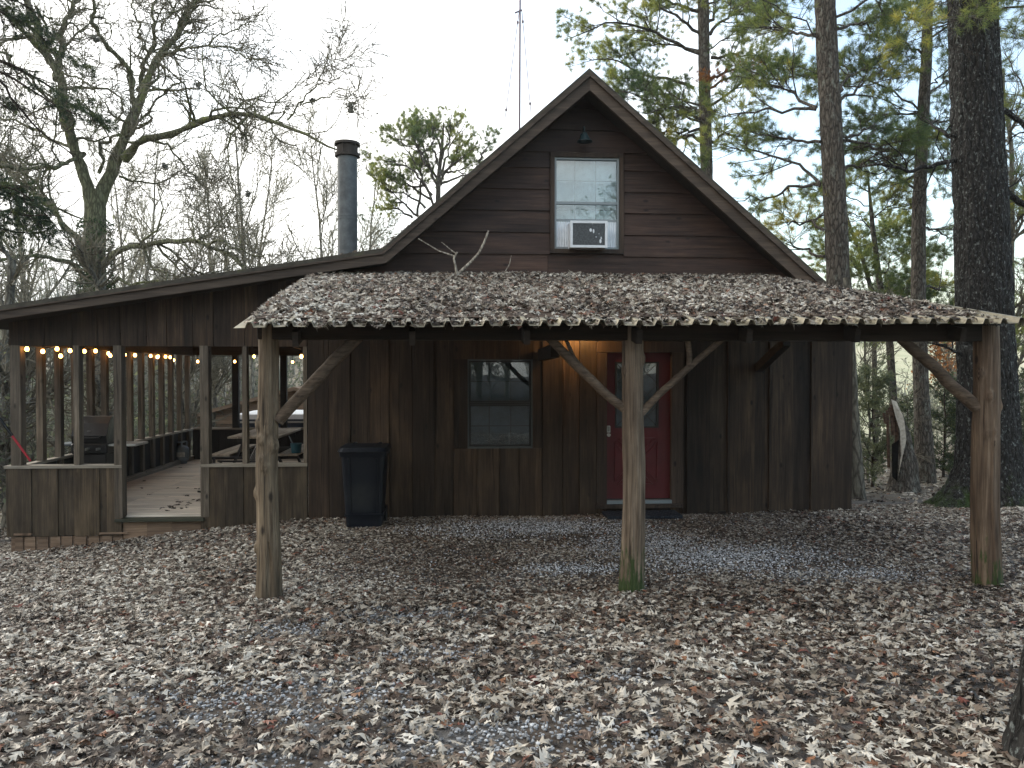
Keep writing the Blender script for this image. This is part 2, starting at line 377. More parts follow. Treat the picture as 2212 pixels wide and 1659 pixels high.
def binm():
    t = NT('dark_blue_plastic'); v = t.coord((1, 1, 1), False); n = t.noise(v, 6., 6, .7); sp = t.n('VectorMath', operation='DISTANCE'); t.l(t.coord((1, 1, 1), False), sp.inputs[0]); sp.inputs[1].default_value = (-.02, -.27, .42)
    k = t.math('MULTIPLY', t.ramp(sp.outputs['Value'], [(.05, .3), (.24, 0.)]), t.ramp(n, [(.3, .3), (.65, 1.)])); c = t.mix(k, t.mix(t.ramp(n, [(.4, 0.), (.7, 1.)]), (.002, .004, .009), (.005, .008, .013)), (.07, .075, .065)); t.color(c); t.b.inputs['Roughness'].default_value = .45; return t.m
M['bin'] = binm()
M['white'] = flat('white_enamel', (.62, .64, .66), .45, 0, .4, 8, .1)
M['vinyl'] = flat('white_vinyl', (.62, .66, .70), .5, 0, .4, 6, .12)
M['sash'] = flat('bronze_sash', (.03, .03, .03), .45, .3, .4)
M['sashdim'] = flat('dim_sash', (.07, .08, .08), .5, .2, .4)
M['sashgrey'] = flat('grey_sash', (.22, .25, .26), .5, .2, .4)
M['grille'] = flat('grey_grille', (.09, .095, .10), .5, .3, .4, 40, .4)
M['curtain'] = flat('pale_blind', (.55, .62, .64), .9, 0, .1, 2, .25)
M['room'] = flat('dim_room_blind', (.11, .13, .135), .9, 0, .1, 2, .4)
M['glass'] = glass('window_glass', (.92, .96, .96), .9)
M['glassdk'] = glass('dim_window_glass', (.75, .82, .85), .4)
M['red'] = flat('red_door_paint', (.098, .010, .013), .5, 0, .4, 3, .18)
M['redtool'] = flat('red_tool_paint', (.35, .02, .03), .4, 0, .4)
M['lampgreen'] = flat('dark_green_enamel', (.012, .028, .032), .35, 0, .6)
M['nickel'] = flat('brushed_nickel', (.45, .45, .43), .35, .8, .5, 20, .2)
M['mat'] = flat('black_rubber_mat', (.014, .018, .026), .7, 0, .3, 60, .5, .5)
M['cable'] = flat('black_cable', (.01, .01, .01), .6)
M['bulb'] = flat('lit_amber_bulb', (.9, .6, .3), .4, emit=((1., .44, .10), 9.))
M['tank'] = flat('grey_tank_paint', (.14, .17, .19), .45, 0, .4, 8, .3)
M['tankband'] = flat('tank_label', (.40, .41, .38), .6, 0, .3, 20, .3)
M['tub'] = flat('blue_tub_side', (.03, .05, .09), .5, 0, .4, 4, .3)
M['cover'] = flat('pale_tub_cover', (.72, .73, .74), .55, 0, .3, 3, .12)
M['teal'] = flat('teal_plastic', (.03, .12, .16), .5)
M['pole'] = flat('grey_mast', (.16, .13, .15), .5, .4)
M['litterbase'] = flat('matted_leaf_base', (.055, .038, .028), .95, 0, .1, 25, .7, .8)
M['deadwood'] = bark('fallen_branch_bark', (.24, .20, .15), (.55, .50, .42), 3., None, None, st=.4)
M['oakbark'] = bark('oak_bark', (.010, .0095, .009), (.040, .038, .035), 2.2, (.20, .22, .21), (-.8, .12), st=1., lsize=26.)
M['pinebark'] = bark('pine_bark', (.055, .046, .038), (.17, .15, .125), 2.0, (.20, .21, .18), st=1., lsize=9.)
M['barebark'] = bark('mossy_bare_bark', (.075, .078, .045), (.22, .225, .13), 1.2, (.16, .18, .06), st=.6, lsize=2.)
M['greybark'] = bark('grey_twig_bark', (.08, .076, .062), (.22, .21, .17), 1.2, st=.4)
M['cedarbark'] = bark('cedar_bark', (.03, .022, .016), (.09, .065, .05), 1.5, st=.6)
M['twigpale'] = flat('pale_twig', (.30, .285, .22), .9, 0, .1, 1.5, .3)
M['palebark'] = bark('pale_grey_bark', (.16, .155, .12), (.36, .34, .28), 1.2, st=.4)
M['twig'] = flat('twig', (.15, .135, .10), .9, 0, .1, 1.5, .4)
M['twigdark'] = flat('dark_twig', (.040, .032, .026), .9, 0, .1, 1.5, .4)
M['rot'] = flat('rotten_wood', (.075, .048, .034), .95, 0, .1, 14, .6, .8)
M['splinter'] = flat('bare_pale_wood', (.42, .38, .32), .85, 0, .1, 14, .3, .8)
M['needle'] = foliage('pine_needles', [(0, (.055, .095, .052)), (.35, (.14, .19, .07)), (.7, (.32, .34, .085)), (1, (.58, .45, .09))], .62)
M['needlerust'] = foliage('rusty_needles', [(0, (.16, .07, .02)), (1, (.34, .13, .03))])
M['cedar'] = foliage('cedar_needles', [(0, (.022, .038, .024)), (.6, (.045, .07, .036)), (1, (.10, .12, .04))], .4)
M['olive'] = foliage('olive_scrub_leaves', [(0, (.075, .10, .065)), (.6, (.15, .18, .11)), (1, (.26, .27, .13))], .45)
M['ivy'] = foliage('ivy_leaves', [(0, (.010, .03, .010)), (1, (.04, .08, .02))], .15, .4)
M['scrub'] = foliage('woodland_scrub', [(0, (.13, .13, .115)), (.4, (.25, .25, .215)), (.75, (.33, .33, .28)), (1, (.38, .38, .29))], .3, .9)
M['leaf'] = foliage('fallen_oak_leaf', [(0, (.022, .017, .013)), (.14, (.068, .048, .036)), (.28, (.14, .095, .070)), (.38, (.20, .162, .125)), (.50, (.27, .235, .19)),
                                        (.68, (.37, .335, .28)), (.86, (.52, .48, .41)), (.965, (.66, .625, .55)), (.975, (.24, .12, .06)), (1, (.15, .05, .04))], .10, .5)
def gravelm():
    t = NT('gravel_stone'); at = t.n('Attribute', attribute_name='rnd')
    c = t.ramp(at.outputs['Fac'], [(0, (.09, .092, .095)), (.5, (.27, .275, .28)), (1, (.66, .68, .70))]); t.color(c); t.b.inputs['Roughness'].default_value = .85; return t.m
M['gravel'] = gravelm()
def groundm():
    t = NT('leafy_soil'); z = t.zpos(); X, Y = z[0], z[1]
    v = t.coord((1, 1, 1), False); n = t.noise(v, 18., 8, .75); n3 = t.noise(v, 60., 5, .7); nb = t.noise(v, 1.1, 4)
    soil = t.ramp(n, [(.3, (.022, .017, .014)), (.5, (.075, .058, .045)), (.7, (.17, .145, .12))])
    grav = t.ramp(n3, [(.35, (.035, .034, .033)), (.65, (.17, .168, .165))])
    c = t.mix(t.ramp(nb, [(.45, 0.), (.58, .8)]), soil, grav)
    far = t.ramp(t.noise(v, .35, 6, .7), [(.3, (.10, .085, .06)), (.7, (.22, .19, .14))])
    mead = t.ramp(t.noise(v, .12, 7, .7), [(.3, (.26, .29, .17)), (.52, (.42, .41, .27)), (.75, (.56, .50, .37))])
    c = t.mix(t.ramp(t.math('DIVIDE', Y, 100.), [(.13, 0.), (.17, 1.)]), c, far)
    mk = t.math('MULTIPLY', t.ramp(t.math('DIVIDE', Y, 100.), [(.30, 0.), (.40, 1.)]), t.ramp(t.math('DIVIDE', X, 30.), [(.1, 0.), (.5, 1.)]))
    c = t.mix(mk, c, mead); t.color(c); t.b.inputs['Roughness'].default_value = .95; t.bump(n, .8, .03); return t.m
M['ground'] = groundm()

# ================================================================== SETTING: ground
xs = np.concatenate([-np.geomspace(420, 14, 26), np.arange(-13.8, 14, .2), np.geomspace(14, 420, 26)])
ys = np.concatenate([-np.geomspace(200, 3, 18), np.arange(-2.8, 18, .2), np.geomspace(18.2, 700, 70)])
gx, gy = np.meshgrid(xs, ys); g = MB(); nx, ny = len(xs), len(ys)
i, j = np.meshgrid(np.arange(nx - 1), np.arange(ny - 1)); b0 = (j * nx + i).ravel()
g.add(np.stack([gx, gy, gz(gx, gy)], -1).reshape(-1, 3), np.stack([b0, b0 + 1, b0 + nx + 1, b0 + nx], -1), a=.5)
tag(g.build('ground', M['ground'], smooth=True), 'leaf strewn ground sloping down to the cabin with meadow beyond', kind='structure')

# ================================================================== CABIN
YW, YR, YB = 10.9, 10.45, 17.9
FLOOR = -.36
XL, XR = PX(665, YW), PX(1840, YW)
cabin = thing('cabin', (0.5 * (XL + XR), YW, -.42), 'brown stained wood cabin with steep gable and long lean-to roof', 'cabin')
def pt(px, py, Y=YR): p = P(px, py, Y); return (float(p[0]), float(p[2]))
top = [pt(-90, 677), pt(827, 539), pt(1272, 152), pt(1862, 684)]
bot = [pt(-90, 704), pt(834, 569), pt(1273, 197), pt(1838, 712)]
top_under = [(x, z - .075) for x, z in top]
top_under[2] = (top[2][0], top[2][1] - .11)
lift = [(x, z + .012) for x, z in top]
m = MB(); m.ribbon(lift, [(x, z - .05) for x, z in top[:2]] + [(top[2][0], top[2][1] - .07), (top[3][0], top[3][1] - .05)], YR - .05, YB)
roof = m.build('roof', M['shingle'], cabin)
# rake boards: narrow upper trim in front of a wider lower board
mid = [(a[0] * .62 + b[0] * .38, a[1] * .62 + b[1] * .38) for a, b in zip(top, bot)]
m = MB()
for k in range(3):
    m.ribbon([(top[k][0], top[k][1] - .045), (top[k+1][0], top[k+1][1] - .045)], [mid[k], mid[k+1]], YR - .085, YR - .052)
    m.ribbon([(top[k][0], top[k][1] - .05), (top[k+1][0], top[k+1][1] - .05)], [bot[k], bot[k+1]], YR - .048, YR - .002)
m.build('rake_board', M['fascia'], cabin)
# soffit
m = MB(); so = [(a[0], a[1] - .13) for a in top]; so[2] = (top[2][0], top[2][1] - .2)
m.ribbon(so, [(x, z - .025) for x, z in so], YR + .002, YB - .1)
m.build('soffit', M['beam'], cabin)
bx_ = np.array([b[0] for b in bot]); bz_ = np.array([b[1] for b in bot])
# underside line where walls meet the soffit
ux = np.array([s_[0] for s_ in so]); uz = np.array([s_[1] - .02 for s_ in so])
def under(x): return float(np.interp(x, ux, uz))
zA, xA = uz[2], ux[2]
def xl_at(z):
    if z >= zA: return xA
    return float(np.interp(z, uz[:3], ux[:3]))
def xr_at(z): return float(np.interp(-z, -uz[2:], ux[2:]))
# lap siding
m = MB()
rows = [PZ(y, YW, 1270) for y in (612, 551, 504, 457, 411, 365, 331, 283, 236, 189)] + [zA - .02]
wx0, wx1 = PX(1187, YW), PX(1345, YW); wz0, wz1 = PZ(549, YW, 1270), PZ(332, YW, 1270)
def lap(x0, x1, x2, x3, z0, z1, o=0.):
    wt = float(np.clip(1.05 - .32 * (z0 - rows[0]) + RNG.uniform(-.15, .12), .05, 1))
    yb, yt = YW - .04 - o, YW - .014
    m.hexa([(x0, yb, z0), (x1, yb, z0), (x1, YW, z0), (x0, YW, z0), (x3, yt, z1), (x2, yt, z1), (x2, YW, z1), (x3, YW, z1)], wt)
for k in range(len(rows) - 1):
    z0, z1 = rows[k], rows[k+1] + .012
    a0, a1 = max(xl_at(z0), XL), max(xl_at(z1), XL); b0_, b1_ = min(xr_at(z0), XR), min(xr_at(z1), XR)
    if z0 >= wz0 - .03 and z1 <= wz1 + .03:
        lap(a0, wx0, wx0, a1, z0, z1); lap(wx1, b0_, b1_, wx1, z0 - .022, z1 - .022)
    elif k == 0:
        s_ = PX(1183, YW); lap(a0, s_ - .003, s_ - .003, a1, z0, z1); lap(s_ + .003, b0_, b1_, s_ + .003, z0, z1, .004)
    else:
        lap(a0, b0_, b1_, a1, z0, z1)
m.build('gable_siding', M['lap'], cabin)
# vertical board siding of the ground floor
zt = PZ(596, YW)
dx0, dx1, dz0, dz1 = PX(1310, YW), PX(1449, YW), PZ(1082, YW), PZ(761, YW)
lwx0, lwx1, lwz0, lwz1 = PX(1010, YW), PX(1150, YW), PZ(968, YW), PZ(776, YW)
seams = [665, 711, 757, 800, 841, 891, 939, 980, 1030, 1078, 1121, 1171, 1214, 1251, 1288]
m = MB()
def vboard(a, b, za, zb, o):
    zb = min(zb, under(b) - .01); m.box(a, b, YW - o, YW, za, zb)
for k in range(len(seams) - 1):
    a, b = PX(seams[k], YW), PX(seams[k+1], YW); o = .022 + .020 * (k % 2) + random.uniform(0, .004); gp = .0045
    zb = float(gz(a, YW)) - .1
    if b > lwx0 + .02 and a < lwx1 - .02:
        vboard(max(a, a) + gp, b - gp, zb, lwz0, .026 + o * .2); vboard(a + gp, b - gp, lwz1, zt, .026 + o * .2)
        if a < lwx0: vboard(a + gp, lwx0 - .002, lwz0 + .002, lwz1 - .002, .026 + o * .2)
        if b > lwx1: vboard(lwx1 + .002, b - gp, lwz0 + .002, lwz1 - .002, .026 + o * .2)
    else: vboard(a + gp, b - gp, zb, zt, o)
big = [1475, 1483, 1532, 1571, 1628, 1660, 1711, 1750, 1800, 1840]
for k in range(len(big) - 1):
    a, b = PX(big[k], YW), PX(big[k+1], YW)
    zb = PZ(1115, YW) + random.uniform(-.015, .015); vboard(a + .001, b - .001, zb, zt, .022 + .020 * (big[k] in (1483, 1571, 1660, 1750)) + .004 * random.random())
    if big[k] in (1483, 1571, 1660, 1750): m.box(a - .004, a + .022, YW - .056, YW - .02, zb, min(zt, under(a + .02) - .012))
vboard(PX(1289, YW), PX(1474, YW), PZ(738, YW), zt, .022)
m.box(PX(1530, YW), PX(1566, YW), YW - .07, YW - .045, PZ(1113, YW), PZ(1108, YW)); m.box(PX(1800, YW), PX(1842, YW), YW - .09, YW - .045, PZ(1115, YW), PZ(1109, YW))
m.build('board_siding', M['siding'], cabin)
# shell of the house
m = MB(); gb = -.75
hx = [XL, XL + .001, xA, XR]
def shellpiece(a, b, za, zb, y0, y1): m.prism([(a, za), (b, za), (b, zb), (a, zb)], y0, y1)
y0, y1 = YW + .001, YW + .12
shellpiece(XL, lwx0, gb, zt, y0, y1); shellpiece(lwx0 + 0, lwx1, gb, lwz0, y0, y1); shellpiece(lwx0, lwx1, lwz1, zt, y0, y1)
shellpiece(lwx1, dx0, gb, zt, y0, y1); shellpiece(dx0, dx1, gb, dz0, y0, y1); shellpiece(dx0, dx1, dz1, zt, y0, y1); shellpiece(dx1, XR, gb, min(zt, under(XR) - .01), y0, y1)
# gable part with the window hole
def gpoly(x0, x1, z0):
    pts = [(x0, z0), (x1, z0), (x1, under(x1))]
    for xx in sorted([v for v in ux if x0 < v < x1], reverse=True): pts.append((xx, under(xx)))
    pts.append((x0, under(x0))); return pts
kx = float(ux[1])
m.prism(gpoly(XL, kx, zt), y0, y1); m.prism(gpoly(kx, wx0 + .06, zt), y0, y1); m.prism(gpoly(wx1 - .06, xr_at(zt), zt), y0, y1)
m.prism([(wx0 + .06, zt), (wx1 - .06, zt), (wx1 - .06, wz0 + .06), (wx0 + .06, wz0 + .06)], y0, y1)
m.prism(gpoly(wx0 + .06, xA, wz1 - .06), y0, y1); m.prism(gpoly(xA, wx1 - .06, wz1 - .06), y0, y1)
m.box(XR - .12, XR, y1, YB - .2, gb - .6, under(XR)); m.box(XL, XL + .12, y1, YB - .2, gb - .6, under(XL))
m.box(XL + .121, XR - .121, YB - .32, YB - .2, gb - .6, under(XR))
m.build('wall', M['siding'], cabin)

# --- upper window
def frame(m, x0, x1, z0, z1, w, ya, yb, wb=None):
    wb = wb or w
    m.box(x0, x0 + w, ya, yb, z0 + wb, z1 - w); m.box(x1 - w, x1, ya, yb, z0 + wb, z1 - w)
    m.box(x0, x1, ya, yb, z1 - w, z1); m.box(x0, x1, ya, yb, z0, z0 + wb)
m = MB(); frame(m, wx0 + .002, wx1 - .002, wz0 + .002, wz1 - .002, .062, YW - .062, YW + .02)
uw = m.build('window', M['trimz'], cabin); uw['label'] = 'upper sash window in the gable'
gx0, gx1, gz0, gz1 = wx0 + .066, wx1 - .066, wz0 + .068, wz1 - .066
m = MB(); frame(m, gx0, gx1, gz0, gz1, .028, YW - .03, YW + .05)
zm = PZ(437, YW); zs = PZ(474, YW)
m.box(gx0 + .028, gx1 - .028, YW - .024, YW + .03, zm - .018, zm + .018); m.box(gx0 + .028, gx1 - .028, YW - .01, YW + .03, zs - .02, zs + .016)
m.build('frame', M['sashgrey'], uw)
m = MB()
for px in (1242, 1287): x = PX(px, YW, 450); m.box(x - .006, x + .006, YW + .012, YW + .02, zs, gz1 - .028)
for py in (388, 451): z = PZ(py, YW); m.box(gx0 + .028, gx1 - .028, YW + .010, YW + .0195, z - .006, z + .006)
m.build('muntin', M['sashgrey'], uw)
m = MB(); m.box(gx0 + .02, gx1 - .02, YW + .004, YW + .008, zs, gz1 - .02); m.build('pane', M['glass'], uw)
m = MB(); m.box(gx0 - .02, gx1 + .02, YW + .10, YW + .108, gz0 - .02, gz1 + .02); m.build('blind', M['curtain'], uw)
ax0, ax1, az0, az1 = PX(1231, YW - .2, 500), PX(1309, YW - .2, 500), PZ(534, YW - .2), PZ(478, YW - .2)
for (a, b) in ((gx0 + .028, ax0 + .03), (ax1 - .03, gx1 - .028)):
    m = MB(); n = max(3, int((b - a) / .017)); e = np.linspace(a, b, n + 1)
    for k in range(n): m.hexa([(e[k], YW - .012 + .01 * (k % 2), gz0 + .03), (e[k+1], YW - .002 - .01 * (k % 2), gz0 + .03), (e[k+1], YW + .002, gz0 + .03), (e[k], YW + .002, gz0 + .03),
                               (e[k], YW - .012 + .01 * (k % 2), zs - .02), (e[k+1], YW - .002 - .01 * (k % 2), zs - .02), (e[k+1], YW + .002, zs - .02), (e[k], YW + .002, zs - .02)])
    m.build('side_panel', M['vinyl'], uw)
# --- air conditioner
ac = thing('air_conditioner', ((ax0 + ax1) / 2, YW - .1, az0), 'white window air conditioner jutting out of the gable window', 'air conditioner')
m = MB(); m.bev(ax0, ax1, YW - .26, YW + .015, az0, az1, .008); m.build('casing', M['white'], ac)
m = MB(); frame(m, ax0 - .006, ax1 + .006, az0 - .006, az1 + .006, .034, YW - .285, YW - .262); m.build('bezel', M['white'], ac)
m = MB(); m.box(ax0 + .03, ax1 - .03, YW - .268, YW - .2615, az0 + .03, az1 - .03)
for k in range(18):
    z = az0 + .036 + k * (az1 - az0 - .072) / 17; m.box(ax0 + .034, ax1 - .034, YW - .274, YW - .2685, z - .003, z + .003)
m.build('grille', M['grille'], ac)
for (u, v, ww, h) in ((.55, .66, .018, .05), (.63, .62, .012, .06), (.82, .24, .016, .06), (.70, .40, .010, .014), (.78, .52, .008, .01), (.60, .9, .008, .01), (.84,.36,.008,.04)):
    cx, cz = ax0 + u * (ax1 - ax0), az0 + v * (az1 - az0)
    m = MB(); m.sphere((cx, YW - .275, cz), 1, 8, 5, (ww, .002, h / 2)); m.build('dropping_stain', M['white'], ac)
# --- lower window
m = MB(); frame(m, lwx0, lwx1, lwz0, lwz1, .016, YW - .03, YW + .06, .026)
lw = m.build('window', M['sashdim'], cabin); lw['label'] = 'dim sash window beside the door'
zmid = PZ(871, YW); m = MB(); m.box(lwx0 + .022, lwx1 - .022, YW - .02, YW + .03, zmid - .018, zmid + .016)
frame(m, lwx0 + .023, lwx1 - .023, zmid + .017, lwz1 - .023, .022, YW + .0, YW + .03); frame(m, lwx0 + .023, lwx1 - .023, lwz0 + .031, zmid - .019, .022, YW - .015, YW + .015)
m.build('sash', M['sash'], lw)
m = MB(); m.box(lwx0 + .02, lwx1 - .02, YW + .016, YW + .019, lwz0 + .02, lwz1 - .02); m.build('pane', M['glassdk'], lw)
m = MB()
for k in (1, 2): x = lwx0 + (lwx1 - lwx0) * k / 3; m.box(x - .006, x + .006, YW + .03, YW + .036, lwz0 + .04, lwz1 - .04)
for k in (1, 3): z = lwz0 + (lwz1 - lwz0) * k / 4; m.box(lwx0 + .04, lwx1 - .04, YW + .0365, YW + .042, z - .006, z + .006)
m.build('muntin', M['sash'], lw)
m = MB(); m.box(lwx0 - .04, lwx1 + .04, YW + .12, YW + .13, lwz0 - .04, lwz1 + .04)
m.build('blind', M['room'], lw)
# --- door
m = MB()
m.box(PX(1288, YW), dx0 - .001, YW - .05, YW + .02, PZ(1097, YW), dz1 + .0); m.box(dx1 + .001, PX(1475, YW), YW - .05, YW + .02, PZ(1097, YW), dz1)
m.box(PX(1288, YW), PX(1475, YW), YW - .056, YW + .02, dz1 + .002, PZ(738, YW))
m.box(PX(1286, YW), PX(1473, YW), YW - .09, YW + .0, PZ(1099, YW), PZ(1091, YW))
fr = m.build('door_frame', M['trimz'], cabin)
m = MB(); m.box(dx0, dx1, YW - .075, YW + .05, PZ(1090, YW) + .002, PZ(1082, YW)); m.build('threshold', M['sashgrey'], fr)
m = MB(); th = PZ(1081, YW) + .003; dl0, dl1, dlz0, dlz1 = PX(1331, YW), PX(1422, YW), PZ(924, YW), PZ(783, YW)
ya, yb = YW + .028, YW + .07
m.box(dx0 + .003, dl0, ya, yb, th, dz1 - .003); m.box(dl1, dx1 - .003, ya, yb, th, dz1 - .003)
m.box(dl0, dl1, ya, yb, th, dlz0); m.box(dl0, dl1, ya, yb, dlz1, dz1 - .003)
# cross-buck mouldings
pz0, pz1 = th + .2, dlz0 - .17; cx = (dl0 + dl1) / 2; cz = (pz0 + pz1) / 2
def mould(p, q): m.bar((p[0], ya - .003, p[1]), (q[0], ya - .003, q[1]), .024, .030, up=(0, 1, 0))
for sx in (-1, 1):
    a = cx + sx * (dl1 - dl0) / 2; b = cx + sx * .05
    mould((a, pz0 + .05), (a, pz1 - .05)); mould((a, pz1 - .05), (b, cz)); mould((a, pz0 + .05), (b, cz))
for sz in (-1, 1):
    z = pz1 if sz > 0 else pz0
    mould((dl0 + .04, z), (dl1 - .04, z)); mould((dl0 + .04, z), (cx, cz + sz * .06)); mould((dl1 - .04, z), (cx, cz + sz * .06))
door = m.build('door', M['red'], cabin)
m = MB(); m.box(dl0, dl1, ya + .02, ya + .024, dlz0, dlz1); m.build('pane', M['glassdk'], door)
m = MB(); m.box(dl0, dl1, ya + .05, ya + .055, dlz0, dlz1); m.build('blind', M['room'], door)
m = MB(); frame(m, dl0 - .012, dl1 + .012, dlz0 - .012, dlz1 + .012, .024, ya - .01, ya + .018)
W_, H_ = dl1 - dl0, dlz1 - dlz0
for (a, b) in [((0, 0), (1, 1/3*2)), ((0, 1/3), (1, 1)), ((0, 1), (1, 1/3)), ((0, 2/3), (1, 0)), ((0, 0), (.5, 1/3)), ((1, 0), (0, 2/3)), ((0,.333),(.5,0)), ((1,.333),(.5,0)), ((0,.667),(.5,1)), ((1,.667),(.5,1))]:
    m.bar((dl0 + a[0]*W_, ya + .016, dlz0 + a[1]*H_), (dl0 + b[0]*W_, ya + .016, dlz0 + b[1]*H_), .008, .006, up=(0, 1, 0))
m.build('lead_lattice', M['sash'], door)
m = MB(); kp = P(1314.5, 928, YW); m.bev(kp[0]-.028, kp[0]+.028, ya-.03, ya-.001, kp[2]-.045, kp[2]+.055, .006)
m.tubes(np.array([[kp[0], ya-.02, kp[2]-.075], [kp[0], ya-.06, kp[2]-.075]]), np.array([.022, .026]), 10); m.build('keypad_lock', M['nickel'], door)
m = MB()
for r_ in range(4):
    for c_ in range(2): m.box(kp[0]-.014+c_*.016, kp[0]-.004+c_*.016, ya-.034, ya-.0295, kp[2]-.02+r_*.016, kp[2]-.010+r_*.016)
m.build('key_button', M['black'], door)
# --- doormat
m = MB(); a = P(1306, 1112, YW - .3); b = P(1466, 1112, YW - .3); zz = float(gz((a[0]+b[0])/2, YW - .3)) + .05
for k in range(16):
    x0 = a[0] + (b[0]-a[0]) * k / 16; x1 = a[0] + (b[0]-a[0]) * (k+1) / 16
    for q in range(7):
        y0_ = YW - .52 + q * .06; m.bev(x0, x1 - .004, y0_, y0_ + .055, zz - .03, zz + .012 + .004 * ((k + q) % 2), .004)
tag(m.build('doormat', M['mat'], loc=(float((a[0]+b[0])/2), YW - .3, zz)), 'dark rubber doormat at the red door', 'doormat')
# --- flue pipe on the lean-to
YF = 14.0; c = P(751, 550, YF); pr = .175; ztop = PZ(316, YF); zb_ = float(np.interp(c[0], [t[0] for t in top], [t[1] for t in top]))
m = MB(); zseam = PZ(478, YF)
m.lathe((c[0], YF, 0), [(pr, zb_ - .25), (pr, zseam - .3), (pr, zseam - .03), (pr, zseam - .02), (pr + .006, zseam - .018), (pr + .006, zseam), (pr, zseam + .004), (pr, zseam + .03), (pr + .006, zseam + .032), (pr+.006, zseam + .05), (pr, zseam + .052), (pr, zseam + .06), (pr, ztop - .2)], 56)
ch = m.build('chimney', M['steel'], cabin, smooth=False)
m = MB(); m.lathe((c[0], YF, 0), [(pr, ztop - .26), (pr + .045, ztop - .25), (pr + .045, ztop - .19), (pr + .012, ztop - .18), (pr + .012, ztop - .06), (pr + .055, ztop - .045), (pr + .05, ztop), (.12, ztop + .012), (.01, ztop + .02)], 32)
for k in range(6):
    t_ = k * math.pi / 3 + .3; m.box(c[0] + (pr + .048) * math.cos(t_) - .006, c[0] + (pr + .048) * math.cos(t_) + .006, YF + (pr + .048) * math.sin(t_) - .006, YF + (pr + .048) * math.sin(t_) + .006, ztop - .2, ztop - .03)
m.build('chimney_cap', M['rust'], ch, smooth=False)
m = MB(); m.lathe((c[0], YF, 0), [(pr + .01, zb_ + .14), (pr + .04, zb_ + .13), (pr + .16, zb_ - .05)], 28); m.build('flashing', M['rust'], ch, smooth=True)
# --- gooseneck lamp
c = P(1263, 305, YW - .22); m = MB()
pts = np.array([[c[0], YW - .035, c[2] + .12], [c[0], YW - .08, c[2] + .18], [c[0], YW - .14, c[2] + .225], [c[0], YW - .2, c[2] + .19], [c[0], YW - .22, c[2] + .12]])
m.tubes(pts, np.full(5, .011), 8); m.lathe((c[0], YW - .05, c[2] + .12), [(.001, -.03), (.035, -.03), (.035, .03), (.001, .03)], 12)
gl_ = m.build('gable_lamp', M['lampgreen'], cabin, smooth=True)
m = MB(); m.lathe((c[0], YW - .22, c[2]), [(.001, .12), (.03, .118), (.04, .09), (.055, .07), (.065, .035), (.105, .0), (.108, -.008), (.098, -.004), (.05, .04), (.001, .05)], 24); m.build('lamp_shade', M['lampgreen'], gl_, smooth=True)
# --- door lamp (lit), tucked under the carport roof left of the door
c = P(1256, 716, YW - .12); m = MB(); m.bev(c[0]-.05, c[0]+.05, YW-.065, YW-.037, c[2]-.07, c[2]+.07, .01); m.tubes(np.array([[c[0], YW-.06, c[2]], [c[0], YW-.14, c[2]+.02]]), np.full(2, .012), 8)
pl = m.build('porch_lamp', M['black'], cabin)
m = MB(); m.sphere((c[0], YW - .15, c[2] + .0), .035, 12, 9, (1, 1, 1.3)); m.build('bulb', M['bulb'], pl, smooth=True)
ld = bpy.data.lights.new('porch_lamp_light', 'POINT'); ld.energy = 10; ld.color = (1, .55, .2); ld.shadow_soft_size = .05
lo = bpy.data.objects.new('porch_lamp_light', ld); COL.objects.link(lo); lo.location = (c[0] + .0, YW - .24, c[2] - .02)

# ================================================================== PORCH
pxl = PX(14, YW); porch = thing('porch', (0.5 * (pxl + XL), 14.2, FLOOR), 'open framed timber porch with half walls at the cabin left', 'porch')
cap0, cap1 = PX(12, YW), PX(264, YW); r0, r1 = PX(433, YW), XL - .003
zcap, zh = PZ(1000, YW), PZ(748, YW)
# deck
m = MB(); n = 50; e = np.linspace(YW + .09, YB - .15, n + 1)
for k in range(n):
    for (a, b) in ((pxl + .14, -5.0), (-4.996, XL - .01)):
        m.box(a, b, e[k], e[k+1] - .014, FLOOR - .035, FLOOR + random.uniform(-.002, .002))
m.build('deck', M['deck'], porch)
m = MB(); m.box(pxl + .1, XL - .01, YW + .1, YB - .16, FLOOR - .2, FLOOR - .037); m.build('joist', M['beam'], porch)
# front half walls
m = MB()
def boards(xs_, ztop_, zbot, y, base=.022):
    for k in range(len(xs_) - 1):
        m.box(xs_[k] + .002, xs_[k+1] - .002, y - base - .012 * (k % 2), y + .03, zbot + random.uniform(-.006, .006), ztop_)
boards([PX(v, YW) for v in (12, 29, 68, 80, 125, 160, 215, 230, 262)], zcap - .02, PZ(1143, YW), YW)
m.build('half_wall', M['porchboard'], porch); m = MB()
boards([PX(v, YW) for v in (433, 471, 526, 545, 575, 611, 664)], zcap - .02, PZ(1140, YW), YW)
m.build('half_wall', M['porchboard'], porch)
m = MB(); xs_ = [PX(v, YW) for v in (20, 30, 47, 52, 74, 80, 102, 107, 128, 133, 154, 160, 184, 190, 212, 218, 240, 262)]
for k in range(len(xs_) - 1): m.box(xs_[k] + .001, xs_[k+1] - .001, YW - .0 - .018 * (k % 2), YW + .03, -1.35, PZ(1143, YW) - .008)
m.box(PX(30, YW), PX(68, YW), YW - .05, YW - .02, PZ(1140, YW), PZ(1136, YW)); m.box(PX(215, YW), PX(276, YW), YW - .05, YW - .036, PZ(1140, YW), PZ(1136, YW))
xs_ = [PX(v, YW) for v in (263, 315, 369, 432)]
for k in range(3): m.box(xs_[k] + .002, xs_[k+1] - .002, YW + .0, YW + .03, -1.2, PZ(1116, YW))
m.build('skirt_board', M['shed'], porch)
m = MB(); m.box(PX(249, YW), PX(441, YW), YW - .07, YW + .12, PZ(1115, YW), PZ(1109, YW))
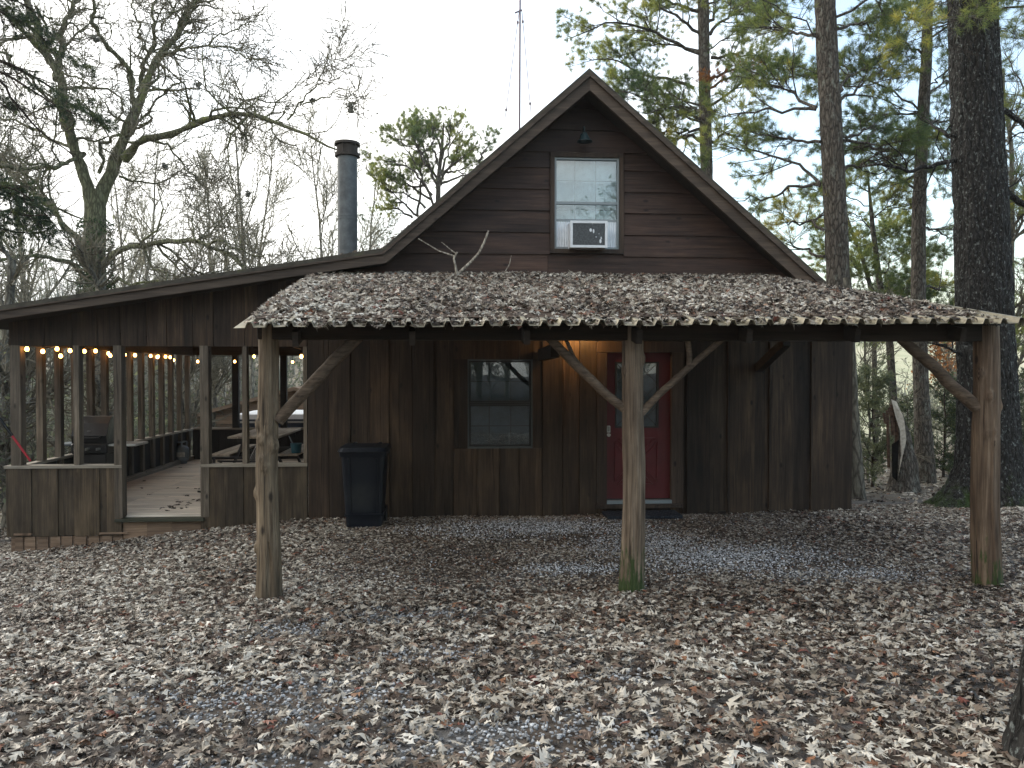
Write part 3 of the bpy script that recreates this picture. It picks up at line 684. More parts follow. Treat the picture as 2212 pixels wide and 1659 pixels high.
t_ = wood('mossy_step', (.03, .035, .022), (.065, .068, .045), (.11, .11, .075), 'X'); m.build('door_step', t_, porch)
m = MB(); m.box(cap0 - .01, cap1 + .0, YW - .05, YW + .12, zcap - .018, zcap + .022); m.build('sill', M['studx'], porch); m = MB(); m.box(r0, r1, YW - .05, YW + .12, zcap - .018, zcap + .022); m.build('sill', M['studx'], porch)
for (a, b) in ((23, 46), (159, 172), (247, 265), (433, 452), (523, 534), (655, 664)):
    m = MB(); full = a in (247, 433)
    m.box(PX(a, YW) + .003, PX(b, YW) - .003, YW - .037 if full else YW - .02, YW + .11, (FLOOR - .02) if full else zcap + .023, zh - .002); m.build('post', M['stud'], porch)
m = MB(); m.box(PX(20, YW), XL - .003, YW - .01, YW + .11, zh, zh + .09); m.build('header_beam', M['beam'], porch)
# head wall boards up to the roof
m = MB(); sm = [22, 62, 98, 120, 158, 186, 212, 236, 262, 298, 318, 344, 362, 398, 418, 455, 462, 500, 530, 560, 590, 620, 664]
for k in range(len(sm) - 1):
    a, b = PX(sm[k], YW) + .002, PX(sm[k+1], YW) - .002; o = .014 + .014 * (k % 2)
    z0 = zh - .012; m.hexa([(a, YW-o, z0), (b, YW-o, z0), (b, YW-.012, z0), (a, YW-.012, z0), (a, YW-o, under(a)), (b, YW-o, under(b)), (b, YW-.012, under(b)), (a, YW-.012, under(a))])
m.build('head_boards', M['siding'], porch)
# left side: sill, half wall, studs
xs0 = PX(36, YW); m = MB()
m.box(xs0 - .06, xs0 + .06, YW + .13, YB - .1, zcap - .02, zcap + .02); m.build('sill', M['study'], porch)
m = MB(); e = np.arange(YW + .12, YB - .1, .3)
for k in range(len(e) - 1): m.box(xs0 - .045, xs0 - .015, e[k], e[k+1] - .004, -1.9, zcap - .021)
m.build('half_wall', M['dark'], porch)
m = MB(); m.box(xs0 - .012, xs0 + .06, YW + .12, YB - .12, FLOOR + .001, FLOOR + .09); m.build('base_board', M['study'], porch)
for k in range(13):
    y = YW + .55 + k * .5; m = MB(); m.box(xs0 - .012, xs0 + .05, y, y + .09, FLOOR + .092, zcap - .021); m.box(xs0 - .04, xs0 + .05, y, y + .10, zcap + .021, zh); m.build('post', M['stud'], porch)
m = MB(); m.box(xs0 - .05, xs0 + .06, YW + .12, YB - .1, zh + .001, zh + .16); m.build('header_beam', M['beam'], porch)
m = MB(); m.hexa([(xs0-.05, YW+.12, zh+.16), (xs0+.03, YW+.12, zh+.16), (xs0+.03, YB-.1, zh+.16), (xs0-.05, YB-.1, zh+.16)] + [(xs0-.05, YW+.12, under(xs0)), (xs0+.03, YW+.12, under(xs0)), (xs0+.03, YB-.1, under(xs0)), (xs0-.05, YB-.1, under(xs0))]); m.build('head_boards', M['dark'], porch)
# back
yb0 = YB - .2; m = MB(); m.box(xs0 + .061, XL - .01, yb0 - .02, yb0 + .1, zcap - .02, zcap + .02); m.build('sill', M['studx'], porch)
m = MB(); e = np.linspace(xs0 + .03, XL - .01, 14)
for k in range(13): m.box(e[k], e[k+1] - .004, yb0 + .03, yb0 + .06, -2.2, zcap - .021)
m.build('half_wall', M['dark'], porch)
for px, wd in ((385, .04), (508, .14), (612, .14), (668, .1)):
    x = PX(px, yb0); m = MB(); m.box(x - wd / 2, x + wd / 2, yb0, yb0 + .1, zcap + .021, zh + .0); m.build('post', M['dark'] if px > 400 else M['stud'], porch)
m = MB(); m.box(xs0 + .061, XL - .01, yb0 - .02, yb0 + .1, zh + .001, zh + .2); m.build('header_beam', M['beam'], porch)
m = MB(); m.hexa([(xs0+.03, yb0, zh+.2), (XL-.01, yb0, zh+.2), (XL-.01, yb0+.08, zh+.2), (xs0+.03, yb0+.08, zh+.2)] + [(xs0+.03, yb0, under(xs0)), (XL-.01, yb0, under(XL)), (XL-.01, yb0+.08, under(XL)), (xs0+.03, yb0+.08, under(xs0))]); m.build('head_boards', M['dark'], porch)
# string lights
m = MB(); st = thing('string_lights', (xs0 + .1, 14, zh - .05), 'string of lit amber bulbs hung under the porch header', 'string lights')
zl = zh - .055; xb = xs0 + .12; bl = []
for px in (59, 93, 124, 152, 183, 207, 235, 270, 292, 326, 342, 358, 368):
    Y = (990 - px); Yd = float(-xb * F / Y) if False else None
    lo_, hi_ = 10.5, 19.
    for _ in range(30):
        md = (lo_ + hi_) / 2
        if PX(px, md) > xb: lo_ = md
        else: hi_ = md
    bl.append((xb, lo_ if lo_ < YB - .4 else YB - .4, zl + random.uniform(-.03, .03)))
bl2 = [tuple(P(px, py, Y)) for px, py, Y in ((427, 781, 17.4), (507, 781, 17.4), (549, 770, 15.5), (632, 782, 17.2), (651, 770, 12.5), (131, 769, 11.8), (238, 768, 13.4), (340, 771, 14.0), (375, 778, 17.4))]
cab = [(xb, YW + .2, zh - .01)]
for b in bl: cab += [(b[0], b[1], b[2] + .05), (b[0], b[1] + .2, zh - .012)]
cab.append((xb, YB - .35, zh - .01))
m.tubes(np.array(cab)[None], np.full((1, len(cab)), .008), 5)
hz = zh - .005
c2 = [(xb, YB - .35, hz)] + [(float(PX(p, 17.4)), 17.4, hz - .02) for p in (400, 427, 470, 507, 560)] + [(XL - .3, 17.3, hz), (XL - .2, 15.5, hz), (float(PX(650, 12.5)), 12.5, hz), (XL - .25, YW + .2, hz)]
m.tubes(np.array(c2)[None], np.full((1, len(c2)), .008), 5)
for b in bl2: m.tubes(np.array([[b[0], b[1], zh + .0], [b[0], b[1], b[2] + .03]]), np.full(2, .005), 5)
m.build('cable', M['cable'], st)
for b in bl + bl2:
    m = MB(); m.lathe(b, [(.002, -.030), (.015, -.029), (.025, -.014), (.027, .002), (.021, .019), (.012, .032)], 12)
    ob = m.build('bulb', M['bulb'], st, smooth=True)
    m = MB(); m.lathe(b, [(.0125, .030), (.014, .034), (.014, .062), (.004, .066)], 10); m.build('socket', M['cable'], ob)

# ================================================================== CARPORT
YP = 6.75
carport = thing('carport', (1.0, 8.6, -.35), 'lean-to carport of ribbed metal sheet on rough log posts before the cabin', 'carport')
def logpost(base, top_, r0, r1, mat, seed, knots=(), hollow=None, ns=90, nk=150, name='post'):
    t = np.linspace(0, 1, nk)[:, None]; c = np.array(base) * (1 - t) + np.array(top_) * t
    c[:, 0] += .018 * np.sin(t[:, 0] * 7 + seed) * (1 - t[:, 0]) ; h = np.linalg.norm(np.array(top_) - base)
    ang = np.arange(ns) * 2 * np.pi / ns; rad = np.interp(t[:, 0], [0, .06, .3, 1], [r0 * 1.04, r0, (r0 + r1) / 2, r1])[:, None] * np.ones(ns)
    A, Z = np.meshgrid(ang, t[:, 0] * h)
    p = np.stack([np.cos(A) * 1.6, np.sin(A) * 1.6, Z * 1.3], -1); rad = rad * (1 + .22 * (fbm(p, 3, seed) - .45))
    p2 = np.stack([np.cos(A) * 9, np.sin(A) * 9, Z * 1.6], -1); rad += .022 * (fbm(p2, 3, seed + 9) - .45); p3 = np.stack([np.cos(A) * 22, np.sin(A) * 22, Z * 2.2], -1); rad += .012 * (fbm(p3, 2, seed + 19) - .45)
    for (ka, kz, kr, kd) in knots:
        d = np.sqrt((np.angle(np.exp(1j * (A - ka))) * r0 / kr) ** 2 + ((Z - kz) / kr) ** 2); rad += kd * np.exp(-d ** 2 * 1.4) - kd * .75 * np.exp(-d ** 2 * 9)
    if hollow: d = np.abs(np.angle(np.exp(1j * (A - hollow[0])))) / (hollow[1] * np.clip(1 - Z / hollow[2], 0.01, 1)); rad -= .03 * np.exp(-d ** 2) * (Z < hollow[2])
    V = np.stack([c[:, None, 0] + rad * np.cos(A), c[:, None, 1] + rad * np.sin(A), np.broadcast_to(c[:, None, 2], A.shape)], -1)
    m = MB(); K = nk; q = [(k*ns+j, k*ns+(j+1) % ns, (k+1)*ns+(j+1) % ns, (k+1)*ns+j) for k in range(K-1) for j in range(ns)]
    tt = [((K-1)*ns, (K-1)*ns+i, (K-1)*ns+i+1) for i in range(1, ns-1)]
    m.add(V.reshape(-1, 3), q, tt, .5); return m
zbm0, zbm1 = PZ(735, YP), PZ(700, YP)
def pb(px, py): p = P(px, py, YP); return np.array([p[0], YP, p[2] - .08])
F2 = -math.pi / 2
m = logpost(pb(577, 1281), (PX(581, YP), YP, zbm1), .108, .082, M['post'], 1, [(F2 - .9, 1.55, .05, .03), (F2 - .35, 1.42, .045, .035), (F2 + .3, 1.50, .05, .03), (F2 + .9, 1.36, .06, .045), (F2 - .2, 1.25, .04, .025), (F2 + .1, 1.18, .04, .03), (F2 - 1.2, .95, .05, .035), (F2 - 1.3, .48, .05, .04), (F2 + 1.3, 1.7, .05, .02)], (F2 + .25, .5, .55))
m.build('post', M['post'], carport, smooth=True)
m = logpost(pb(1367, 1264), (PX(1367, YP), YP, zbm1), .108, .092, M['postmoss'], 5, [(F2 + .4, 1.62, .03, .012), (F2 + 1.2, 2.1, .05, .03), (F2 - 1.3, 2.0, .05, .02)])
m.build('post', M['postmoss'], carport, smooth=True)['label'] = 'middle log post with mossy foot'
m = logpost(pb(2130, 1267), (PX(2128, YP), YP, zbm1), .128, .105, M['postright'], 8, [(F2 - .3, 1.85, .05, .03), (F2 - .5, 1.5, .04, .02), (F2 + .1, 1.42, .035, .014), (F2 + .15, 1.52, .03, .014), (F2 + 1.1, 1.75, .05, .03), (F2 - 1.1, 2.05, .05, .03)])
m.build('post', M['postright'], carport, smooth=True)['label'] = 'reddish right hand log post'
m = MB(); xa, xb_ = PX(560, YP), PX(2146, YP); m.box(xa, xb_, YP - .07, YP + .09, zbm0, zbm1 + .02); m.build('beam', M['beam'], carport, bevel=.008)
def limb(pts, r0, r1, mat, parent, name='brace', K=26, ns=14, seed=0, wob=.02):
    pts = np.array(pts, float); s_ = np.concatenate([[0], np.cumsum(np.linalg.norm(np.diff(pts, axis=0), axis=1))]); t = np.linspace(0, s_[-1], K)
    c = np.stack([np.interp(t, s_, pts[:, k]) for k in range(3)], -1)
    c += (np.stack([fbm(np.stack([t * 3, t * 0 + k * 9.1, t * 0 + seed], -1), 2, seed + k) for k in range(3)], -1) - .38) * wob * np.sin(np.linspace(0, np.pi, K))[:, None]
    r = np.linspace(r0, r1, K) * (1 + .25 * (fbm(np.stack([t * 8, t * 0, t * 0 + seed * 3.3], -1), 2, seed) - .4))
    m = MB(); m.tubes(c, r, ns, .5); return m.build(name, mat, parent, smooth=True)
def q3(px, py, Y): return tuple(P(px, py, Y))
limb([q3(600, 908, YP), q3(655, 850, YP), q3(715, 785, YP), q3(775, 726, YP + .02)], .056, .052, M['brace'], carport, seed=3)
b = limb([q3(1352, 885, YP), q3(1300, 845, YP), q3(1240, 785, YP), q3(1185, 728, YP)], .042, .04, M['brace'], carport, seed=5)
limb([q3(1249, 785, YP), q3(1238, 770, YP), q3(1222, 732, YP)], .02, .016, M['brace'], b, 'fork', seed=6)
b = limb([q3(1385, 892, YP), q3(1430, 845, YP), q3(1500, 785, YP), q3(1565, 728, YP)], .036, .026, M['brace'], carport, seed=7)
limb([q3(1489, 797, YP), q3(1489, 765, YP), q3(1485, 728, YP)], .028, .026, M['brace'], b, 'fork', seed=8)
limb([q3(2110, 880, YP), q3(2060, 835, YP), q3(2015, 790, YP), q3(1938, 724, YP)], .058, .046, M['brace'], carport, seed=9, wob=.05)
# rafters and small knee brackets at the wall
FLc, FRc = P(504, 707, 6.35), P(2216, 698, 6.35); BLc, BRc = P(652, 606, YW - .06), P(1728, 611, YW - .06)
def roofp(u, v, dz=0.):   # u along the eave 0..1, v from eave to wall
    u = np.asarray(u, float)[..., None]; v = np.asarray(v, float)[..., None]
    p = (FLc * (1 - u) + FRc * u) * (1 - v) + (BLc * (1 - u) + BRc * u) * v; p = p.copy(); p[..., 2] += dz; return p
for k in range(7):
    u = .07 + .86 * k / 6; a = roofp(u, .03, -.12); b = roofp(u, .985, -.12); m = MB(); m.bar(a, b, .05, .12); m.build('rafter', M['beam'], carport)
m = MB()
for v in (.35, .68): m.bar(roofp(.01, v, -.04), roofp(.99, v, -.04), .09, .03)
m.build('purlin', M['beam'], carport)
m = MB(); a = P(1699, 738, 9.9); b_ = P(1682, 792, YW - .15); m.bar(a, (a[0], YW - .06, a[2] - .35), .10, .12); m.build('bracket', M['beam'], carport)
m = MB(); a = P(1189, 760, 9.8); m.bar((a[0], 9.3, a[2]), (a[0], YW - .06, a[2] - .02), .11, .16); m.build('bracket', M['beam'], carport)
# ribbed sheets
NR = 42; us = []; hs = []
for k in range(NR):
    for du, h in ((0, 0), (.56, 0), (.68, 1), (.88, 1)): us.append((k + du) / NR); hs.append(h)
us.append(1.); hs.append(0); us = np.array(us); hs = np.array(hs, float)
vs = np.linspace(0, 1, 10); m = MB()
for s0 in (0,):
    V = []
    for v in vs:
        p = roofp(us, np.full(len(us), v)); p[:, 2] += hs * .045 + (vnoise(np.stack([us * 30, us * 0 + v * 3, us * 0], -1)) - .5) * .012; V.append(p)
    V = np.array(V); n = len(us); K = len(vs); q = [(k*n+j, k*n+j+1, (k+1)*n+j+1, (k+1)*n+j) for k in range(K-1) for j in range(n-1)]; m.add(V.reshape(-1, 3), q)
o = m.build('metal_roof', M['metal'], carport); sm_ = o.modifiers.new('solid', 'SOLIDIFY'); sm_.thickness = .003

# ================================================================== THINGS BY THE WALL AND ON THE PORCH
# trash bin
YT = 10.25; bc = P(790, 1134, YT); bz = float(gz(bc[0], YT)) + .0; bin_ = thing('trash_bin', (bc[0], YT, bz), 'tall dark blue wheeled trash bin against the cabin wall', 'trash bin')
def frust(m, cx, cy, z0, z1, w0, d0, w1, d1, r=.05, n=6, a=.5, extra=()):
    rings = []
    for (w_, d_, z) in [(w0, d0, z0)] + [(w0 + (w1 - w0) * e, d0 + (d1 - d0) * e, z0 + (z1 - z0) * e) for e in extra] + [(w1, d1, z1)]:
        ring = []
        for (sx, sy, a0) in ((1, -1, -90), (1, 1, 0), (-1, 1, 90), (-1, -1, 180)):
            for i in range(n): t = R(a0 + 90 * i / (n - 1)); ring.append((cx + sx * (w_/2 - r) + r * math.cos(t), cy + sy * (d_/2 - r) + r * math.sin(t), z))
        rings.append(ring)
    L_ = 4 * n; v = [p for r_ in rings for p in r_]; K = len(rings)
    q = [(k*L_+j, k*L_+(j+1) % L_, (k+1)*L_+(j+1) % L_, (k+1)*L_+j) for k in range(K-1) for j in range(L_)]
    t = [(0, i+1, i) for i in range(1, L_-1)] + [((K-1)*L_, (K-1)*L_+i, (K-1)*L_+i+1) for i in range(1, L_-1)]
    m.add(v, q, t, a)
m = MB(); bw = .45; tw = .56; hb = 1.0
frust(m, bc[0], YT, bz + .02, bz + hb, bw, .5, tw, .62, .05); frust(m, bc[0], YT, bz + hb - .07, bz + hb - .005, tw + .03, .65, tw + .05, .67, .055); frust(m, bc[0], YT, bz + .16, bz + .19, bw + .045, .545, bw + .05, .55, .05)
for s_ in (-1, 1): m.bar((bc[0] + s_ * .16, YT - .265, bz + .2), (bc[0] + s_ * .18, YT - .318, bz + hb - .09), .03, .014)
m.build('bin_body', M['bin'], bin_)
m = MB(); frust(m, bc[0], YT - .01, bz + hb + .001, bz + hb + .05, tw + .08, .70, tw + .03, .62, .06); m.tubes(np.array([[bc[0]-.22, YT+.35, bz+hb-.02], [bc[0]+.22, YT+.35, bz+hb-.02]]), np.full(2, .016), 8)
for s_ in (-1, 1): m.bar((bc[0] + s_ * .17, YT - .34, bz + hb + .02), (bc[0] + s_ * .17, YT + .3, bz + hb + .052), .05, .03)
m.build('lid', M['bin'], bin_)
for s_ in (-1, 1): m = MB(); m.tubes(np.array([[bc[0]+s_*.2, YT+.23, bz+.11], [bc[0]+s_*.26, YT+.23, bz+.11]]), np.full(2, .11), 18); m.build('wheel', M['black'], bin_)
# grill
YG = 12.3; ga, gb2 = PX(172, YG), PX(246, YG); gcx = (ga + gb2) / 2; gr = thing('gas_grill', (gcx, YG, FLOOR), 'black covered gas grill with side shelves behind the left half wall', 'grill')
zl_ = PZ(949, YG); ztp = PZ(896, YG); hw = (gb2 - ga) / 2
m = MB(); prof = [(-.26, 0), (-.28, .12), (-.18, .30), (-.02, ztp - zl_), (.2, ztp - zl_), (.27, .25), (.28, 0)]
v = [(gcx - hw, YG + y, zl_ + z) for y, z in prof] + [(gcx + hw, YG + y, zl_ + z) for y, z in prof]; n = len(prof)
m.add([(x * 1. + (0 if z < zl_ + .31 else (gcx - x) * .12), y, z) for x, y, z in v], [(i, (i+1) % n, n+(i+1) % n, n+i) for i in range(n)], [(0, i, i+1) for i in range(1, n-1)] + [(n, n+i+1, n+i) for i in range(1, n-1)])
m.tubes(np.array([[gcx-hw*.7, YG-.33, zl_+.09], [gcx+hw*.7, YG-.33, zl_+.09]]), np.full(2, .013), 8)
for s_ in (-1, 1): m.bar((gcx+s_*hw*.65, YG-.34, zl_+.09), (gcx+s_*hw*.65, YG-.26, zl_+.10), .02, .02)
lid = m.build('hood', M['black'], gr)
m = MB(); m.lathe_sc((gcx, YG-.27, zl_+.19), [(.03, -.002), (.03, .002)], 14, (1, .2, 1), .5); m.build('thermometer', M['nickel'], lid)
m = MB(); m.bev(gcx-hw-.01, gcx+hw+.01, YG-.28, YG+.28, zl_-.16, zl_-.003, .02); m.build('firebox', M['black'], gr)
m = MB(); m.bev(gcx-hw+.02, gcx+hw-.02, YG-.24, YG+.24, FLOOR+.06, zl_-.165, .01); m.box(gcx-.005, gcx+.005, YG-.248, YG-.241, FLOOR+.1, zl_-.2); m.build('cabinet', M['blackmat'], gr)
for sx in (-1, 1):
    for sy in (-1, 1): m = MB(); m.tubes(np.array([[gcx+sx*(hw-.05)-.015, YG+sy*.2, FLOOR+.03], [gcx+sx*(hw-.05)+.015, YG+sy*.2, FLOOR+.03]]), np.full(2, .03), 12); m.build('caster', M['cable'], gr)
m = MB(); m.bev(gcx-hw-.28, gcx-hw-.012, YG-.2, YG+.2, zl_-.045, zl_-.01, .01); m.build('side_shelf', M['tank'], gr)
m = MB(); m.bev(gcx+hw+.012, gcx+hw+.42, YG-.24, YG+.24, zl_-.05, zl_-.015, .01); m.build('side_shelf', M['tankband'], gr)
for k in range(3): m = MB(); m.lathe_sc((gcx-.16+.16*k, YG-.29, zl_-.08), [(.018, -.002), (.018, .002)], 12, (1, 6, 8), .5); m.build('knob', M['nickel'], gr)
# propane tank
tp = P(392, 984, 17.0); tp[2] = FLOOR; tk = thing('propane_tank', tp, 'grey propane tank on the porch floor in the far corner', 'propane tank')
m = MB(); rr = .155; m.lathe(tp, [(.11, .0), (.115, .04), (.10, .045), (.13, .06), (.152, .10), (rr, .14), (rr, .29), (.148, .33), (.12, .37), (.06, .395), (.001, .40)], 26); m.build('tank_body', M['tank'], tk, smooth=True)
m2 = MB(); a = np.radians(np.linspace(-115, -45, 8)); m2.add(np.concatenate([tp + np.stack([(rr+.0015)*np.cos(a), (rr+.0015)*np.sin(a), 0*a+z], -1) for z in (.155, .255)]), [(k, k+1, k+9, k+8) for k in range(7)]); m2.build('label_patch', M['tankband'], tk)
m = MB()
for k in range(4):
    t_ = k * math.pi / 2 + .4; m.bar(tp + (.10*math.cos(t_), .10*math.sin(t_), .36), tp + (.105*math.cos(t_), .105*math.sin(t_), .46), .02, .05)
a = np.linspace(.2, 5.6, 22); ring = tp + np.stack([.11*np.cos(a), .11*np.sin(a), 0*a+.47], -1); m.tubes(ring, np.full(22, .014), 8); m.build('collar', M['tank'], tk)
m = MB(); m.lathe(tp, [(.02, .39), (.02, .44), (.03, .445), (.03, .46), (.001, .461)], 10); m.build('valve', M['nickel'], tk)
# picnic table
def picnic():
    cx, cy = PX(560, 15.0), 15.55; t = thing('picnic_table', (cx, cy, FLOOR), 'weathered picnic table with attached benches on the porch', 'picnic table')
    L_ = 1.0
    for nm, xo, zz, nb, wd in (('tabletop', 0, .78, 5, .19), ('bench_seat', -.62, .45, 2, .19), ('bench_seat', .62, .45, 2, .19)):
        m = MB()
        for k in range(nb): x = cx + xo + (k - (nb - 1) / 2) * wd; m.bev(x - wd/2 + .005, x + wd/2 - .005, cy - L_, cy + L_, FLOOR + zz - .038, FLOOR + zz, .005)
        m.build(nm, M['benchwood'], t)
    for sy in (-.7, .7):
        for s_ in (-1, 1): m = MB(); m.bar((cx + s_*.22, cy+sy, FLOOR+.74), (cx + s_*.55, cy+sy, FLOOR), .04, .09, up=(0,1,0)); m.build('leg', M['blackmat'], t)
        m = MB(); m.box(cx-.74, cx+.74, cy+sy+.046, cy+sy+.084, FLOOR+.32, FLOOR+.411); m.box(cx-.4, cx+.4, cy+sy+.046, cy+sy+.084, FLOOR+.65, FLOOR+.741); m.build('cross_brace', M['blackmat'], t)
picnic()
# rocking chair, dark
def rocker():
    c = P(505, 990, 12.5); cx, cy = c[0], 12.5; t = thing('rocking_chair', (cx, cy, FLOOR), 'dark wooden rocking chair behind the porch half wall', 'chair')
    th = R(-62); ca, sa = math.cos(th), math.sin(th)
    W = lambda x, y, z: (cx + x*ca - y*sa, cy + x*sa + y*ca, FLOOR + z)
    for s_ in (-1, 1):
        ys_ = np.linspace(-.5, .5, 12); m = MB(); m.tubes(np.array([W(s_*.27, y, .03 + .22*y*y) for y in ys_]), np.full(12, .018), 6); m.build('rocker', M['blackmat'], t)
        for (y0_, z1_, y1_) in ((-.22, .60, -.25), (.20, .42, .24)): m = MB(); m.bar(W(s_*.27, y0_, .05), W(s_*.27, y1_, z1_), .035, .035); m.build('leg', M['blackmat'], t)
        m = MB(); m.bar(W(s_*.29, -.3, .61), W(s_*.29, .28, .57), .07, .025); m.build('armrest', M['blackmat'], t)
        m = MB(); m.bar(W(s_*.22, .22, .36), W(s_*.22, .55, 1.05), .035, .03); m.build('back_post', M['blackmat'], t)
    m = MB()
    for k in range(6): m.bar(W(-.24, -.24 + .09*k, .42 - .014*k), W(.24, -.24 + .09*k, .42 - .014*k), .075, .02)
    m.build('seat', M['blackmat'], t)
    m = MB()
    for k in range(5): x = -.17 + .085*k; m.bar(W(x, .25, .42), W(x, .55, 1.03), .055, .014, up=(ca, sa, 0))
    m.bar(W(-.24, .56, 1.05), W(.24, .56, 1.05), .03, .08); m.build('backrest', M['blackmat'], t)
rocker()
# bucket on the bench
c = P(648, 955, 14.75); c[2] = FLOOR + .451; c[0] = min(c[0], PX(560, 15.) + .74)
m = MB(); m.lathe(c, [(.001, .0), (.085, .0), (.105, .17), (.11, .172), (.11, .18), (.10, .18), (.08, .01)], 20); o = m.build('bucket', M['teal'], smooth=False, loc=tuple(c)); tag(o, 'small teal bucket standing on the picnic bench', 'bucket')
# hot tub
hx0, hx1 = PX(505, 18.3), PX(505, 18.3) + 2.1; ht = thing('hot_tub', ((hx0+hx1)/2, 19.3, -1.3), 'hot tub with pale padded cover beyond the back half wall', 'hot tub')
zt_ = PZ(893, 18.3); m = MB(); frust(m, (hx0+hx1)/2, 19.3, -1.9, zt_ - .20, 2.05, 2.05, 2.1, 2.1, .18); m.build('tub_side', M['tub'], ht)
m = MB(); frust(m, (hx0+hx1)/2, 19.3, zt_ - .198, zt_ - .155, 2.16, 2.16, 2.16, 2.16, .2); frust(m, (hx0+hx1)/2, 19.3, zt_ - .11, zt_, 2.18, 2.18, 2.1, 2.1, .2); m.build('cover', M['cover'], ht)
m = MB(); frust(m, (hx0+hx1)/2, 19.3, zt_ - .154, zt_ - .111, 2.12, 2.12, 2.12, 2.12, .2); m.build('rim', M['tub'], ht)
# red handled tool leaning over the sill
a = P(-60, 822, 10.62); b = P(66, 996, 10.84); d = unit(b - a); tl = thing('yard_tool', b, 'red handled yard tool leaning on the porch sill', 'yard tool')
k1 = a + (b - a) * .68; m = MB(); m.tubes(np.array([k1, b]), np.array([.016, .014]), 10); m.build('handle', M['redtool'], tl)
m = MB(); m.tubes(np.array([a, k1]), np.array([.019, .019]), 10); m.build('grip', M['black'], tl)
# shed beyond
YS = 27.; sx0, sx1 = PX(425, YS), PX(850, YS); zE, zR = PZ(893, YS), PZ(848, YS); xr = (sx0 + sx1) / 2
sh = thing('shed', (xr, YS + 2, float(gz(xr, YS + 2))), 'low brown wooden shed behind the porch', 'shed')
m = MB(); zz0 = float(gz(xr, YS)) - .5
for k in range(9): z = zz0 + k * (zE - zz0) / 9; m.box(sx0, sx1, YS - .02 * (k % 2), YS + .1, z, z + (zE - zz0) / 9 - .02)
m.prism([(sx0, zE), (sx1, zE), (xr, zR + .1)], YS, YS + .1); m.box(sx0, sx0 + .1, YS + .101, YS + 4, zz0, zE); m.box(sx1 - .1, sx1, YS + .101, YS + 4, zz0, zE); m.build('wall', M['shed'], sh)
m = MB(); m.ribbon([(sx0 - .35, zE - .05), (xr, zR + .22), (sx1 + .35, zE - .05)], [(sx0 - .35, zE - .17), (xr, zR + .1), (sx1 + .35, zE - .17)], YS - .35, YS + 4.2); m.build('roof', M['shed'], sh)
# antenna
YA = 19.; ap = P(1120, 290, YA); at_ = P(1124, -160, YA); an = thing('antenna_mast', (ap[0], YA, 3.0), 'thin guyed antenna mast above the roof slope', 'antenna')
m = MB(); zr = 2.2; m.tubes(np.array([[ap[0], YA, zr], [at_[0], YA, at_[2]]]), np.array([.032, .022]), 8, .5); m.tubes(np.array([P(1112, 28, YA), P(1127, 22, YA)]), np.full(2, .02), 6, .5); m.build('pole', M['pole'], an)
for a, b in (((1122, 20), (1090, 262)), ((1127, 20), (1147, 247))):
    m = MB(); a_ = P(*a, YA); b_ = P(*b, YA - .5); m.tubes(np.linspace(a_, b_, 8), np.full(8, .010), 5, .5)
    for e in (.12, .9): c = a_ * (1 - e) + b_ * e; m.sphere(c, .03, 8, 5, (1, 1, 1.5))
    m.build('guy_wire', M['pole'], an)

